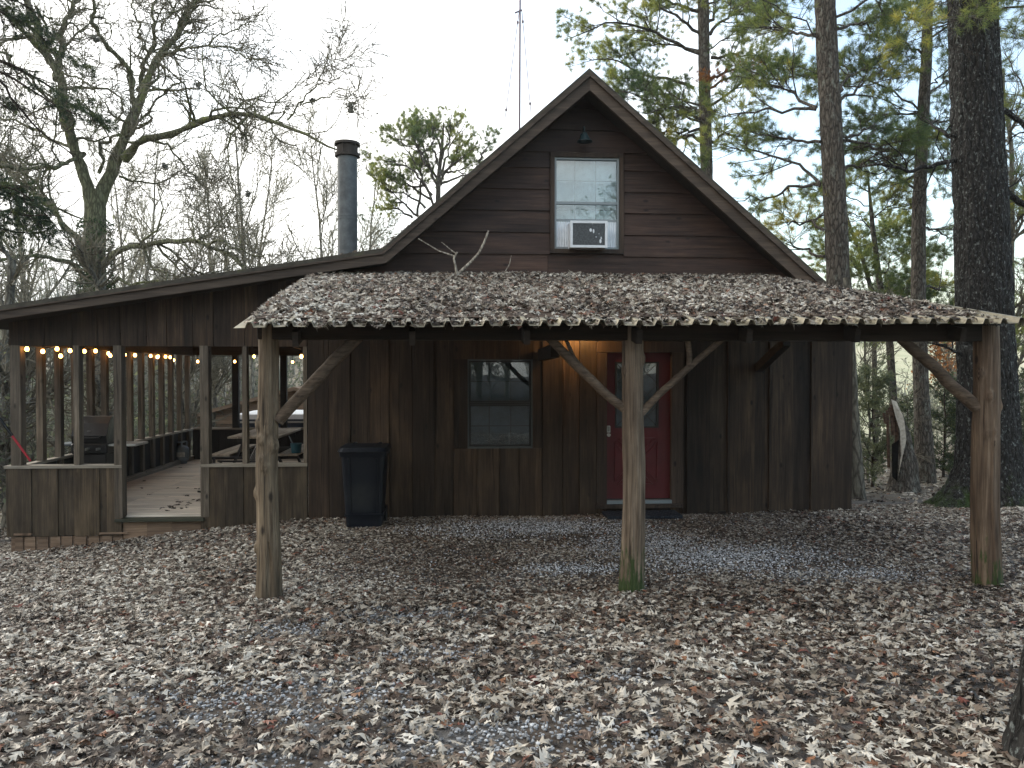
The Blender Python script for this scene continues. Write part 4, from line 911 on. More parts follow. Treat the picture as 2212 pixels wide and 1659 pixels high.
# ================================================================== LEAVES
def leaf_tpl(hi=True):
    if hi:   # lobed oak leaf: midrib points and outline points, u along, v across
        us_ = [0, .10, .22, .34, .46, .58, .70, .82, 1.0]
        vs_ = [.015, .06, .30, .075, .38, .085, .27, .06, .0]
        us_o = [0, .10, .33, .30, .60, .54, .84, .80, 1.06]
    else:
        us_ = [0, .28, .55, .8, 1.]; vs_ = [.02, .34, .12, .36, 0]; us_o = [0, .33, .52, .75, 1.]
    n = len(us_); mid_ = [(u, 0.) for u in us_]; L = [(a, -b) for a, b in zip(us_o, vs_)]; Rr = [(a, b) for a, b in zip(us_o, vs_)]
    tpl = np.array(mid_ + L + Rr); q = []
    for k in range(n - 1): q += [(k, k+1, n+k+1, n+k), (k+1, k, 2*n+k, 2*n+k+1)]
    return tpl, np.array(q)
def leaves(m, pos, nrm, size, hi, rng, cmin=0., curlk=1., tilt=1.):
    N = len(pos); tpl, q = leaf_tpl(hi); T = len(tpl); u = tpl[None, :, 0] - .5; v = np.repeat(tpl[None, :, 1], N, 0)
    asym = rng.uniform(.65, 1.15, (N, 1)); v = v * np.where(v < 0, asym, 1.8 - asym) * rng.uniform(.75, 1.15, (N, 1))
    u = np.repeat(u, N, 0); u = u + .05 * rng.standard_normal((N, T)) * (abs(v) > .2)
    c1 = rng.normal(-.55, .6, (N, 1)) * curlk; c2 = rng.normal(-.5, 1.0, (N, 1)) * curlk; tw = rng.normal(0, .7, (N, 1)) * curlk
    zz = c1 * u ** 2 + c2 * v ** 2 + tw * u * v + .05 * rng.standard_normal((N, T)) * (abs(v) > .05)
    vv = v * (1 - .35 * np.clip(abs(c2), 0, 2) * abs(v)); L = np.stack([u, vv, zz], -1) * size[:, None, None]
    # frames
    nr = unit(nrm + rng.normal(0, 1, (N, 3)) * (.13 + .22 * (rng.random((N, 1)) < .2)) * tilt); a = rng.uniform(0, 2*np.pi, N); t = np.stack([np.cos(a), np.sin(a), np.zeros(N)], -1)
    X = unit(t - nr * np.sum(t * nr, -1, keepdims=True)); Y = np.cross(nr, X)
    V = pos[:, None] + L[..., 0:1] * X[:, None] + L[..., 1:2] * Y[:, None] + L[..., 2:3] * nr[:, None]
    Q = (np.arange(N)[:, None, None] * T + q[None]).reshape(-1, 4)
    pa = n2(pos[:, 0], pos[:, 1], 1.3, 31, 4); pb_ = n2(pos[:, 0], pos[:, 1], .45, 37, 3)
    cc = rng.random(N); dim = np.clip((pa - .44) * .7 + (pb_ - .44) * .5 + .06, -.08, .22); cc = np.where(cc < .965, np.clip(cc - dim * (cc > .1), 0, .964), cc)
    m.add(V.reshape(-1, 3), Q, None, np.repeat(cmin + (1 - cmin) * cc, T))
def ground_pts(n, ya, yb, rng, spread=.80):
    y = np.sqrt(rng.uniform(ya ** 2, yb ** 2, n)); x = (rng.uniform(-1, 1, n) * spread + .07) * y + rng.uniform(-.3, .3, n)
    return x, y
rng = np.random.default_rng(5)
xr_ct0, xr_ct1 = PX(577, YP), PX(2130, YP)
def gravel_mask(x, y):   # patches where the crushed stone shows
    a = n2(x, y * 1.5, .75, 21, 3); under_ = sst(6.3, 7.4, y) * sst(xr_ct0 - .6, xr_ct0 + .8, x) * (1 - sst(xr_ct1 - .5, xr_ct1 + .5, x)) * (1 - sst(10.9, 11.4, y))
    e = lambda cx, cy, rx, ry: np.clip(1.25 - np.sqrt(((x - cx) / rx) ** 2 + ((y - cy) / ry) ** 2), 0, 1)
    w_ = np.maximum.reduce([e(PX(1570, 8.0), 8.0, 1.2, .8), e(PX(1850, 7.2), 7.2, .9, .35), e(PX(1400, 8.8), 8.8, .9, .8), e(PX(1150, 9.9), 9.9, 1.6, .7), e(PX(1250, 7.6), 7.6, .6, .3), e(-.95, 4.1, .9, .5), e(-1.2, 5.6, .5, .3), e(.25, 3.5, .8, .35), e(-.2, 4.9, .5, .25), e(-.9, 3.2, .5, .2), e(.9, 4.3, .3, .15), e(PX(900, 6.), 6.0, .8, .35)])
    return np.clip(w_ * (.45 + 1.0 * a), 0, 1)
def place(n, ya, yb, hi, smin, smax, mb, dens=1., spread=.8, lay=.03):
    x, y = ground_pts(n, ya, yb, rng, spread); k = (rng.random(n) > gravel_mask(x, y) * .93) & (rng.random(n) < .55 + 1.6 * np.clip(n2(x, y, .8, 51, 4) - .27, 0, 1))
    inside = (y > YW - .03) & (x > XL - .5) & (x < XR + .02) & (y < YB) | ((y > YW - .03) & (x < XL) & (x > pxl - .05) & (y < YB)); k &= ~inside
    und = sst(6.6, 7.4, y) * sst(xr_ct0 - .3, xr_ct0 + .8, x) * (1 - sst(xr_ct1 - .8, xr_ct1 + .2, x)); k &= rng.random(n) > und * .05
    x, y, und = x[k], y[k], und[k]; N = len(x); e = .05
    h = gz(x, y); nx_ = -(gz(x + e, y) - h) / e; ny_ = -(gz(x, y + e) - h) / e
    size = (smin + (smax - smin) * rng.random(N) ** 1.4) * (1 - .5 * und) * (1 + .35 * (rng.random(N) < .10)); cmin = 0
    p = np.stack([x, y, h + .006 + rng.random(N) * lay * (1 - .6 * und)], -1)
    leaves(mb, p, unit(np.stack([nx_, ny_, np.ones(N)], -1)), size, hi, rng)
mb = MB()
place(30000, 1.9, 6.6, True, .058, .108, mb, spread=.85, lay=.035); place(80000, 6.6, 12.5, True, .052, .095, mb, spread=.9, lay=.03)
place(26000, 12.5, 26, False, .08, .15, mb, spread=.9)
n = 42000; x, y = ground_pts(n, 6.3, 10.9, rng, .62); k = (x > xr_ct0 - .2) & (x < xr_ct1) & (rng.random(n) > gravel_mask(x, y) * .75); x, y = x[k], y[k]
leaves(mb, np.stack([x, y, gz(x, y) + .004 + rng.random(len(x)) * .014], -1), np.repeat([[0, 0, 1.]], len(x), 0), rng.uniform(.022, .055, len(x)), False, rng)
tag(mb.build('leaf_litter', M['leaf']), 'pale fallen oak leaves covering the yard', 'fallen leaves', kind='stuff')
# gravel
mb = MB(); n = 170000; x, y = ground_pts(n, 1.9, 10.9, rng, .8); gm = gravel_mask(x, y); k = rng.random(n) < gm * .95 + .03; x, y = x[k], y[k]
oc = []; 
for a in (-1, 0, 1):
    for b in (-1, 0, 1):
        for c_ in (-1, 0, 1):
            pass
th_ = np.array([0, .9, 1.57, 2.3, 3.14]); ring = 5; tv = [(0, 0, 1)] + [(math.sin(t) * math.cos(2*math.pi*i/ring + j*.6), math.sin(t) * math.sin(2*math.pi*i/ring + j*.6), math.cos(t)) for j, t in enumerate((.95, 2.1)) for i in range(ring)] + [(0, 0, -1)]
tv = np.array(tv); tt = [(0, 1+i, 1+(i+1) % ring) for i in range(ring)] + [(11, 6+(i+1) % ring, 6+i) for i in range(ring)]
for i in range(ring): tt += [(1+i, 6+i, 1+(i+1) % ring), (1+(i+1) % ring, 6+i, 6+(i+1) % ring)]
N = len(x); s_ = rng.uniform(.005, .013, N); sc_ = rng.uniform(.6, 1.2, (N, 3)); sc_[:, 2] *= .6; a = rng.uniform(0, 6.28, N); ca, sa = np.cos(a)[:, None], np.sin(a)[:, None]
V = tv[None] * (1 + .18 * rng.standard_normal((N, 12, 1))) * sc_[:, None]; V = np.stack([V[..., 0]*ca - V[..., 1]*sa, V[..., 0]*sa + V[..., 1]*ca, V[..., 2]], -1) * s_[:, None, None]
V += np.stack([x, y, gz(x, y) + s_ * .35 + rng.random(N) * .012], -1)[:, None]
mb.add(V.reshape(-1, 3), None, (np.arange(N)[:, None, None] * 12 + np.array(tt)[None]).reshape(-1, 3), np.repeat(np.clip(rng.random(N) * .75 + .25 * sst(6.5, 7.5, y), 0, 1), 12))
tag(mb.build('gravel', M['gravel']), 'grey blue crushed stone showing between the leaves', 'gravel', kind='stuff')
# leaves on the roofs
mb = MB(); n = 24000; u = rng.uniform(.012, .99, n); v = rng.uniform(.003, .995, n)
thk = .10 * sst(.0, .25, v) * (.6 + .8 * n2(u * 7, v * 4, 1., 5)) * sst(0, .03, u) * sst(1, .9, u) + .0
k = rng.random(n) < np.clip(sst(-.035, .035, v + .05 * (n2(u * 40, v, 1., 8) - .5)) * (1 - .75 * sst(.93, 1., u) * (1 - .3 * v)) , 0, 1); u, v, thk = u[k], v[k], thk[k]
p = roofp(u, v); rib = ((u * NR) % 1 > .5); p[:, 2] += np.where(v < .12, .006 + .030 * (rib | (rng.random(len(u)) < .4)), .045) + thk * rng.random(len(u)) ** .6
leaves(mb, p, np.repeat(unit(np.array([[.0, -.23, 1.]])), len(u), 0), rng.uniform(.06, .11, len(u)), True, rng, curlk=1.1, tilt=1.5)
# a few on the shingles and in the valley of the cabin roof
n = 1500; xs_ = rng.uniform(PX(560, YR), PX(1180, YR), n); ys_ = YR + rng.random(n) ** 2 * 4; kx_ = top[1][0]; pr_ = np.exp(-((xs_ - kx_ - .1) / .45) ** 2) + .10 * (xs_ > kx_) + .05
k = rng.random(n) < pr_; xs_, ys_ = xs_[k], ys_[k]; zz = np.interp(xs_, [t[0] for t in top], [t[1] for t in top]) + .02 + rng.random(len(xs_)) * .07 * np.exp(-((xs_ - kx_) / .4) ** 2)
leaves(mb, np.stack([xs_, ys_, zz], -1), np.repeat(unit(np.array([[-.4, 0, 1.]])), len(xs_), 0), rng.uniform(.06, .11, len(xs_)), True, rng, cmin=.0)
tag(mb.build('roof_leaf_litter', M['leaf']), 'fallen oak leaves heaped on the metal roof', 'fallen leaves', kind='stuff')
# matted base under them
uu, vv_ = np.meshgrid(np.linspace(.02, .95, 90), np.linspace(.045, 1., 34)); p = roofp(uu, vv_)
p[..., 2] += .046 + .05 * sst(.08, .3, vv_) * (.6 + .8 * n2(uu * 7, vv_ * 4, 1., 5)) * sst(.01, .05, uu) * sst(.965, .88, uu)
mb = MB(); n = 90; K = 34; mb.add(p.reshape(-1, 3), [(k*n+j, k*n+j+1, (k+1)*n+j+1, (k+1)*n+j) for k in range(K-1) for j in range(n-1)])
o = mb.build('leaf_mat', M['litterbase'], smooth=True); tag(o, 'dark matted layer under the roof leaves', 'leaf mat', kind='stuff')
# leaves on the porch floor
mb = MB(); n = 26; x = rng.uniform(pxl + .4, XL - 1.2, n); y = rng.uniform(YW + .4, YB - .5, n); x = np.concatenate([x, rng.normal(PX(385, 11.6), .16, 22)]); y = np.concatenate([y, rng.normal(11.7, .3, 22)])
leaves(mb, np.stack([x, y, np.full(len(x), FLOOR + .015)], -1), np.repeat([[0, 0, 1.]], len(x), 0), rng.uniform(.08, .13, len(x)), True, rng)
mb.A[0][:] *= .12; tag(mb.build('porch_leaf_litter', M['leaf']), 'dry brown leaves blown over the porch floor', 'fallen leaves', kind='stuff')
# fallen branch on the roof
def c3(x, y, Y=10.25): return tuple(P(720 + x * .3559, 129.6 + y * .3559, Y))
fb = thing('fallen_branch', c3(750, 1310), 'bare grey branch fallen on the leafy metal roof', 'branch')
limb([c3(590, 1392, 9.6), c3(680, 1356, 9.9), c3(750, 1308), c3(800, 1250), c3(880, 1175), c3(915, 1110), c3(942, 1035)], .032, .012, M['deadwood'], fb, 'main_limb', K=30, ns=9, seed=2, wob=.05)
limb([c3(750, 1312), c3(742, 1250), c3(730, 1205), c3(752, 1165)], .020, .012, M['deadwood'], fb, 'side_limb', ns=8, seed=3)
limb([c3(733, 1190), c3(640, 1160), c3(590, 1130), c3(515, 1083)], .012, .006, M['deadwood'], fb, 'side_limb', ns=7, seed=4)
limb([c3(740, 1172), c3(700, 1140), c3(657, 1106)], .010, .005, M['deadwood'], fb, 'side_limb', ns=7, seed=5)
limb([c3(1035, 1300, 10.4), c3(1070, 1240, 10.4), c3(1080, 1185, 10.4)], .008, .004, M['deadwood'], fb, 'side_limb', ns=6, seed=6)

# ================================================================== TREES
def resample(pts, K):
    pts = np.array(pts, float); s_ = np.concatenate([[0], np.cumsum(np.linalg.norm(np.diff(pts, axis=0), axis=1))]); t = np.linspace(0, s_[-1], K)
    return np.stack([np.interp(t, s_, pts[:, k]) for k in range(3)], -1)
def smoothpath(p, it=2):
    for _ in range(it): q = p.copy(); q[1:-1] = (p[:-2] + 2 * p[1:-1] + p[2:]) / 4; p = q
    return p
def kids(PL, RR, n, lo, hi, ang=(35, 70), K=5, up=0., wob=.22, tr=(.15, 1.), rr=.55, rmax=1., tip=.35, flat_=1., rng=RNG, bias=None):
    N, Kp, _ = PL.shape; Ls = np.linalg.norm(np.diff(PL, axis=1), axis=-1).sum(1); idx = rng.choice(N, n, p=Ls / Ls.sum())
    t = rng.uniform(tr[0], tr[1], n) * (Kp - 1) * .9999; i = np.floor(t).astype(int); f = (t - i)[:, None]
    p0 = PL[idx, i] * (1 - f) + PL[idx, i+1] * f; tan = unit(PL[idx, i+1] - PL[idx, i]); r = RR[idx, i] * (1 - f[:, 0]) + RR[idx, i+1] * f[:, 0]
    rv = rng.standard_normal((n, 3)); rv[:, 2] *= flat_; pp = unit(rv - tan * np.sum(rv * tan, -1, keepdims=True)); pp[:, 2] *= flat_
    if bias is not None: pp = unit(pp + np.array(bias))
    a = np.radians(rng.uniform(ang[0], ang[1], n))[:, None]; d = unit(tan * np.cos(a) + pp * np.sin(a))
    L = rng.uniform(lo, hi, n) * (1 - .45 * t / (Kp - 1)); st_ = (L / (K - 1))[:, None]
    out_ = np.empty((n, K, 3)); out_[:, 0] = p0; p = p0.copy()
    for k in range(1, K):
        d = unit(d + rng.normal(0, wob, (n, 3)) * np.array([1, 1, max(flat_, .4)]) + np.array([0, 0, up])); p = p + d * st_; out_[:, k] = p
    r0 = np.minimum(r * rr, rmax); rad = r0[:, None] * np.linspace(1, tip, K)[None]
    return out_, rad
def pack(limbs, K=14, wob=.0, seed=0, thin=1.):
    PL = []; RR = []
    for j, (pts, r0, r1) in enumerate(limbs):
        p = smoothpath(resample(pts, K), 2); 
        if wob: t = np.linspace(0, 5, K); p[1:] += (np.stack([fbm(np.stack([t*1.7, t*0 + c_*5.3 + j, t*0 + seed], -1), 3, seed + c_) for c_ in range(3)], -1) - .44)[1:] * wob
        PL.append(p); RR.append(np.linspace(r0, r1, K) * thin)
    return np.array(PL), np.array(RR)
def trunk_mesh(m, pts, rs, ns=40, nk=120, ridge=.02, seed=0, flare=None, fz=1.6, plate=False):
    pts = np.array(pts, float); s_ = np.concatenate([[0], np.cumsum(np.linalg.norm(np.diff(pts, axis=0), axis=1))]); t = np.linspace(0, s_[-1], nk)
    c = smoothpath(np.stack([np.interp(t, s_, pts[:, k]) for k in range(3)], -1), 6); r = np.interp(t, s_, rs)
    A, Z = np.meshgrid(np.arange(ns) * 2 * np.pi / ns, t); rad = r[:, None] * np.ones(ns)
    if flare:
        h, amp, lob = flare; rad += amp * np.exp(-Z / h) * (1 + .45 * np.sin(A * lob + seed) + .35 * np.sin(A * (lob - 2) + 1.3 * seed))
    rad *= 1 + .10 * (fbm(np.stack([np.cos(A) * 1.5, np.sin(A) * 1.5, Z * .8], -1), 2, seed + 1) - .4)
    u = np.stack([np.cos(A) * rad * 13 , np.sin(A) * rad * 13, Z * fz], -1); n1 = fbm(u, 3, seed); rid = 1 - abs(n1 - .44) * 7; rid = np.clip(rid, 0, 1)
    rad += ridge * (1 - rid) - ridge * .5; rad += ridge * .5 * (fbm(u * 2.7, 2, seed + 5) - .4)
    V = np.stack([c[:, None, 0] + rad * np.cos(A), c[:, None, 1] + rad * np.sin(A), np.broadcast_to(c[:, None, 2], A.shape)], -1)
    k, j = np.meshgrid(np.arange(nk - 1), np.arange(ns), indexing='ij'); j2 = (j + 1) % ns
    m.add(V.reshape(-1, 3), np.stack([k*ns+j, k*ns+j2, (k+1)*ns+j2, (k+1)*ns+j], -1).reshape(-1, 4), None, .5)
def needles(m, C, D, L, w, per, rng, spread=.9, col=(0, 1), droop=0.):
    "tufts at C pointing D"
    N = len(C)
    if N == 0: return
    d = unit(D[:, None] * rng.uniform(.2, 1.1, (N, per, 1)) + rng.standard_normal((N, per, 3)) * spread * .75 + np.array([0, 0, -droop])); ln = L * rng.uniform(.6, 1.15, (N, per, 1))
    base = C[:, None] + d * ln * .05 + rng.standard_normal((N, per, 3)) * L * .10; sd = unit(np.cross(d, rng.standard_normal((N, per, 3)))) * w
    V = np.stack([base - sd, base + sd, base + d * ln], 2).reshape(-1, 3); T = np.arange(len(V)).reshape(-1, 3)
    a = np.repeat(np.clip(rng.uniform(col[0], col[1], N)[:, None] + rng.normal(0, .12, (N, per)), 0, 1), 3)
    m.add(V, None, T, a)
def leafbits(m, C, s, rng, col=(0, 1)):
    N = len(C); a = unit(rng.standard_normal((N, 3))); b = unit(np.cross(a, rng.standard_normal((N, 3)))); s_ = s * rng.uniform(.5, 1.3, (N, 1))
    V = np.stack([C - b * s_ * .5, C + a * s_, C + b * s_ * .5, C - a * s_], 1).reshape(-1, 3); m.add(V, np.arange(4 * N).reshape(-1, 4), None, np.repeat(rng.uniform(*col, N), 4))

# ---- big bare tree, left
YL = 24.
def C1(x, y, Y=YL): return P(x * .3905, y * .3905, Y)
def r1(wc, Y=YL): return wc * .3905 / F * Y / 2
def bare_big():
    rng = np.random.default_rng(3)
    L = []
    def lim(pts, w0, w1, dy0=0, dy1=0):
        n = len(pts); L.append(([C1(x, y, YL + dy0 + (dy1 - dy0) * k / max(1, n - 1)) for k, (x, y) in enumerate(pts)], r1(w0), r1(w1)))
    lim([(512, 1230), (500, 1110), (470, 950), (430, 820), (370, 610), (310, 410), (230, 260), (180, 100), (150, 0), (130, -120)], 82, 34, 0, -1)
    lim([(310, 440), (335, 330), (345, 150), (390, 60), (440, -30)], 38, 26, -.6, .5)
    lim([(540, 1230), (565, 1090), (640, 900), (700, 700), (770, 560), (830, 480), (860, 340), (950, 250), (1010, 120), (1110, -20)], 82, 30, 0, 1.5)
    lim([(750, 590), (735, 430), (690, 350), (610, 270), (570, 190), (490, 110), (520, 0), (500, -80)], 40, 14, .8, -.5)
    lim([(765, 500), (800, 420), (815, 300), (870, 150), (850, 60), (880, -40)], 34, 14, 1, 2.5)
    lim([(690, 880), (750, 810), (830, 770), (1000, 710), (1090, 665), (1170, 640), (1290, 630), (1380, 628), (1480, 645), (1560, 670), (1640, 705), (1720, 740), (1800, 790), (1860, 815)], 52, 9, .3, -3)
    lim([(820, 775), (930, 800), (1000, 880), (1050, 950), (1110, 1010), (1180, 1050)], 16, 6, .3, 1)
    lim([(1590, 665), (1640, 600), (1700, 540), (1780, 440), (1810, 350), (1832, 220)], 12, 3, -2, -3)
    lim([(1660, 585), (1760, 550), (1860, 500), (1940, 480), (2020, 468)], 9, 3, -2, -2)
    lim([(545, 1520), (600, 1440), (650, 1385), (800, 1335), (950, 1325), (1120, 1352), (1280, 1400), (1370, 1480), (1420, 1560)], 44, 12, 0, -3)
    lim([(1100, 1345), (1230, 1330), (1340, 1380), (1480, 1440), (1560, 1500)], 14, 5, -2, -4)
    lim([(570, 1600), (640, 1535), (700, 1575), (850, 1555), (1000, 1560)], 24, 9, 0, -1)
    lim([(490, 1550), (440, 1490), (380, 1460), (200, 1425), (100, 1425), (-60, 1460)], 28, 18, 0, -3)
    lim([(465, 850), (400, 890), (300, 920), (100, 950), (0, 925), (-100, 880)], 26, 22, 0, -3)
    lim([(450, 850), (380, 830), (300, 765), (220, 725), (130, 695), (0, 655), (-80, 620)], 24, 14, 0, 2)
    lim([(500, 1360), (440, 1320), (340, 1220), (240, 1130), (150, 1030), (60, 960), (-60, 860)], 44, 30, .5, 3)
    lim([(660, 975), (720, 990), (780, 1003), (880, 1020), (930, 1005), (980, 960), (1050, 975), (1100, 1030)], 14, 5, 0, 2)
    lim([(900, 300), (960, 285), (1040, 262), (1150, 250), (1250, 265), (1350, 300), (1480, 330)], 18, 5, 1, -1)
    lim([(1160, 255), (1220, 205), (1300, 170), (1400, 110), (1500, 40)], 10, 3, 0, -1)
    lim([(985, 200), (1040, 185), (1120, 180), (1170, 140), (1260, 90), (1330, 60)], 10, 4, 1, 2)
    lim([(545, 960), (575, 860), (565, 800), (600, 770), (650, 752), (700, 770), (760, 795)], 24, 14, 0, -1)
    lim([(840, 485), (920, 490), (980, 530), (1050, 570), (1110, 610)], 12, 4, 0, 1)
    lim([(340, 400), (430, 415), (490, 460), (540, 520), (570, 620)], 12, 4, -1, -2)
    lim([(240, 265), (160, 190), (80, 110), (0, 40)], 20, 12, -1, -2); lim([(390, 640), (300, 560), (180, 440), (60, 320), (-40, 260)], 18, 12, 0, -3)
    lim([(240, 90), (300, 110), (335, 140)], 10, 8, -1, -.5); lim([(500, 95), (560, 95), (600, 130), (620, 180), (590, 230)], 14, 5, 0, 0)
    lim([(890, 170), (900, 110), (960, 50), (990, -30)], 12, 6, 1, 1); lim([(770, 200), (775, 130), (740, 60), (730, -10)], 14, 8, 1, 1); lim([(770, 200), (800, 250), (815, 290)], 14, 14, 1, 1)
    t = thing('bare_tree', (C1(530, 1600)[0], YL, float(gz(C1(530, 1600)[0], YL))), 'large mossy bare tree with sprawling limbs behind the porch roof', 'tree')
    m = MB(); b = C1(535, 1650); base = np.array([b[0], YL, float(gz(b[0], YL)) - .2])
    trunk_mesh(m, [base, C1(528, 1600), C1(522, 1400), C1(525, 1230), C1(528, 1060)], [r1(145), r1(110), r1(106), r1(108), r1(100)], ns=32, nk=90, ridge=.02, seed=2)
    A, B = pack(L, 22, .35, 4, .86)
    # follow traced lines closely near their start
    m.tubes(A, B * (1 + .12 * rng.standard_normal(B.shape)), 9, .5)
    k1, q1 = kids(A, B, 280, .8, 3.4, (30, 75), 7, .06, .36, (.27, 1), .5, .05, .4, rng=rng); m.tubes(k1, q1, 5)
    m.build('trunk', M['barebark'], t, smooth=True)
    m = MB(); k2, q2 = kids(k1, q1, 2600, .35, 1.6, (25, 70), 5, .05, .34, (.1, 1), .6, .018, .45, rng=rng); q2 = np.maximum(q2, .0095); m.tubes(k2, q2, 4)
    k3, q3_ = kids(k2, q2, 6500, .15, .7, (25, 70), 4, .03, .3, (.1, 1), .7, .009, .6, rng=rng); q3_ = np.maximum(q3_, .0060); m.tubes(k3, q3_, 3)
    m.build('crown', M['twig'], t)
    # ivy
    m = MB(); n = 2600; z = rng.random(n) ** 1.3; yy = 1640 - z * 420; aa = rng.uniform(0, 6.28, n); cc = np.array([C1(530, v) for v in yy]); rr_ = r1(140) * rng.uniform(.95, 1.35, n)
    cc[:, 0] += rr_ * np.cos(aa); cc[:, 1] += rr_ * np.sin(aa); leafbits(m, cc, .045, rng); m.build('ivy', M['ivy'], t)
    m = MB(); c = k3[rng.integers(0, len(k3), 420), -1]; leafbits(m, c + rng.normal(0, .04, c.shape), .05, rng, (0, .4))
    for (x, y, s_) in ((1945, 590, 26), (1940, 605, 20), (910, 920, 16), (1370, 1075, 14), (1095, 470, 14), (1725, 555, 16), (530, 220, 16)):
        cc = C1(x, y, YL - 1); leafbits(m, cc + rng.normal(0, r1(s_), (60, 3)), .06, rng, (0, .3))
    m.build('dead_leaves', M['scrub'], t)
bare_big()

# ---- generic bare tree from a trunk path
def bare_tree(name, label, path, r0, r1_, seed, n1=26, n2_=260, n3=900, l1=(1.2, 3.4), up=.16, mat='greybark', cat='tree', group=None, crownmat='twig', a1=(25, 55), ns=8, fork=True, tr=(.2, 1)):
    rng = np.random.default_rng(seed); A, B = pack([(path, r0, r1_)], 16, .25, seed)
    t = thing(name, path[0], label, cat, group); m = MB(); m.tubes(A, B, ns + 3, .5)
    k1, q1 = kids(A, B, n1, *l1, a1, 8, up, .16, tr, .6, .5, .25, rng=rng); m.tubes(k1, q1, 6); m.build('trunk', M[mat], t, smooth=True)
    m = MB(); k2, q2 = kids(k1, q1, n2_, .5, 1.7, (20, 60), 6, up * .8, .2, (.1, 1), .6, .03, .35, rng=rng); mn = .0066 * path[0][1] / 24; q2 = np.maximum(q2, mn * 1.3); m.tubes(k2, q2, 4)
    k3, q3_ = kids(k2, q2, n3, .25, .9, (20, 60), 4, up * .6, .2, (.1, 1), .6, .01, .6, rng=rng); q3_ = np.maximum(q3_, mn); m.tubes(k3, q3_, 3)
    m.build('crown', M[crownmat], t); return t, (A, B, k1, q1, k2, q2, k3)
def gp(px, Y, dz=-.1): x = PX(px, Y); return np.array([x, Y, float(gz(x, Y)) + dz])
G1 = 'bare trees beyond the lean-to roof'
for k, (px, Y, ytop, xtop, lab) in enumerate(((335, 34, 300, 345, 'slim bare tree right of the big mossy tree'), (432, 33, 330, 440, 'slender bare tree midway along the lean-to roof line'), (490, 30, 240, 505, 'tall bare tree with upswept limbs above the roof middle'), (548, 33, 335, 590, 'bare leaning tree near the roof middle, lower than its neighbour'),
        (690, 32, 330, 675, 'bare tree just left of the flue pipe'), (800, 36, 360, 815, 'bare tree right of the flue pipe'), (40, 26, 280, 20, 'grey bare tree at the left edge of the picture'), (250, 36, 330, 240, 'faint bare tree behind the big mossy tree'))):
    b = gp(px, Y); tp_ = P(xtop, ytop, Y); md = (b + tp_) / 2 + ((-.5, .45, .6, -.6, .4)[k % 5], 0, 0)
    bare_tree('bare_tree', lab, [b, md, tp_], .11 + .02 * (k == 2) + .06 * (k == 6), .02, 30 + k, 13, 230, 1000, (2.6, 6.0), .10, group=G1, tr=(.35, .95), a1=(22, 48), mat='palebark', crownmat='twigpale')
# trunks seen through the porch
for k, (px, Y, ytop, r, lab) in enumerate(((205, 19.5, 600, .20, 'thick trunk seen between porch studs'), (392, 24, 640, .13, 'bare trunk seen through the porch doorway'), (455, 27, 650, .1, 'bare trunk seen past the doorway post'), (12, 16, 560, .13, 'bare trunk standing outside the porch front corner'), (690, 30, 600, .1, 'trunk hidden by the cabin'))[:4]):
    b = gp(px, Y); tp_ = P(px + 12, ytop, Y); bare_tree('bare_tree', lab, [b, (b + tp_) / 2, tp_], r, r * .6, 60 + k, 14, 240, 900, (1., 3.), .1, group='trunks beyond the porch', tr=(.15, 1))

# ---- woodland mass, one object (far wood, hillside)
def proto(seed, h, n1, n2_, n3, spread, up, r0):
    rng = np.random.default_rng(seed); A, B = pack([([(0, 0, 0), (rng.uniform(-.4, .4), rng.uniform(-.4, .4), h * .5), (rng.uniform(-.8, .8), rng.uniform(-.8, .8), h)], r0, .02)], 8, .3, seed)
    m = MB(); m.tubes(A, B, 5); k1, q1 = kids(A, B, n1, h * .2, h * .5 * spread, (25, 60), 6, up, .2, (.12, 1), .6, 1, .3, rng=rng); m.tubes(k1, q1, 3)
    k2, q2 = kids(k1, q1, n2_, h * .08, h * .25, (20, 65), 4, up, .2, (.1, 1), .7, .03, .5, rng=rng); q2 = np.maximum(q2, .012); m.tubes(k2, q2, 3)
    k3, q3_ = kids(k2, q2, n3, h * .04, h * .12, (20, 65), 3, up, .2, (.1, 1), .7, .012, .7, rng=rng); q3_ = np.maximum(q3_, .010); m.tubes(k3, q3_, 3)
    return np.concatenate(m.V), np.concatenate(m.Q), k3[:, -1]
PR = [proto(100 + s_, 9., 22, 130, 420, .9, .12, .12) for s_ in range(4)]; SC = [proto(200 + s_, 3.6, 26, 130, 420, 1.5, .02, .035) for s_ in range(3)]
rng = np.random.default_rng(77); mw = MB(); ml = MB()
def put(pr, x, y, s_, a, leafn=0, ls=.1, lc=(0, 1)):
    V, Q, tips = pr; c, s2 = math.cos(a), math.sin(a); Rm = np.array([[c, -s2, 0], [s2, c, 0], [0, 0, 1]]).T
    o_ = np.array([x, y, float(gz(x, y)) - .1]); mw.add(V @ Rm * s_ + o_, Q, None, RNG.random())
    if leafn: t_ = tips[RNG.integers(0, len(tips), leafn)] @ Rm * s_ + o_ + RNG.normal(0, .12, (leafn, 3)); leafbits(ml, t_, ls, RNG, lc)
for k in range(64):
    Y = rng.uniform(34, 85); px = rng.uniform(-150, 960) ; x = PX(px, Y); put(PR[k % 4], x, Y, rng.uniform(.55, .95) * (1 + Y / 160), rng.uniform(0, 6.28), 60, .16)
for k in range(150):
    Y = rng.uniform(20.5, 50); px = rng.uniform(-150, 760); x = PX(px, Y)
    if (abs(x - xr) < 6 and YS - 1.5 < Y < YS + 6) or (385 < px < 780 and Y < 29): continue
    put(SC[k % 3], x, Y, rng.uniform(.5, 1.1) * (.75 if Y < 26 else 1), rng.uniform(0, 6.28), 500, .055 + .001 * Y, (0, 1))
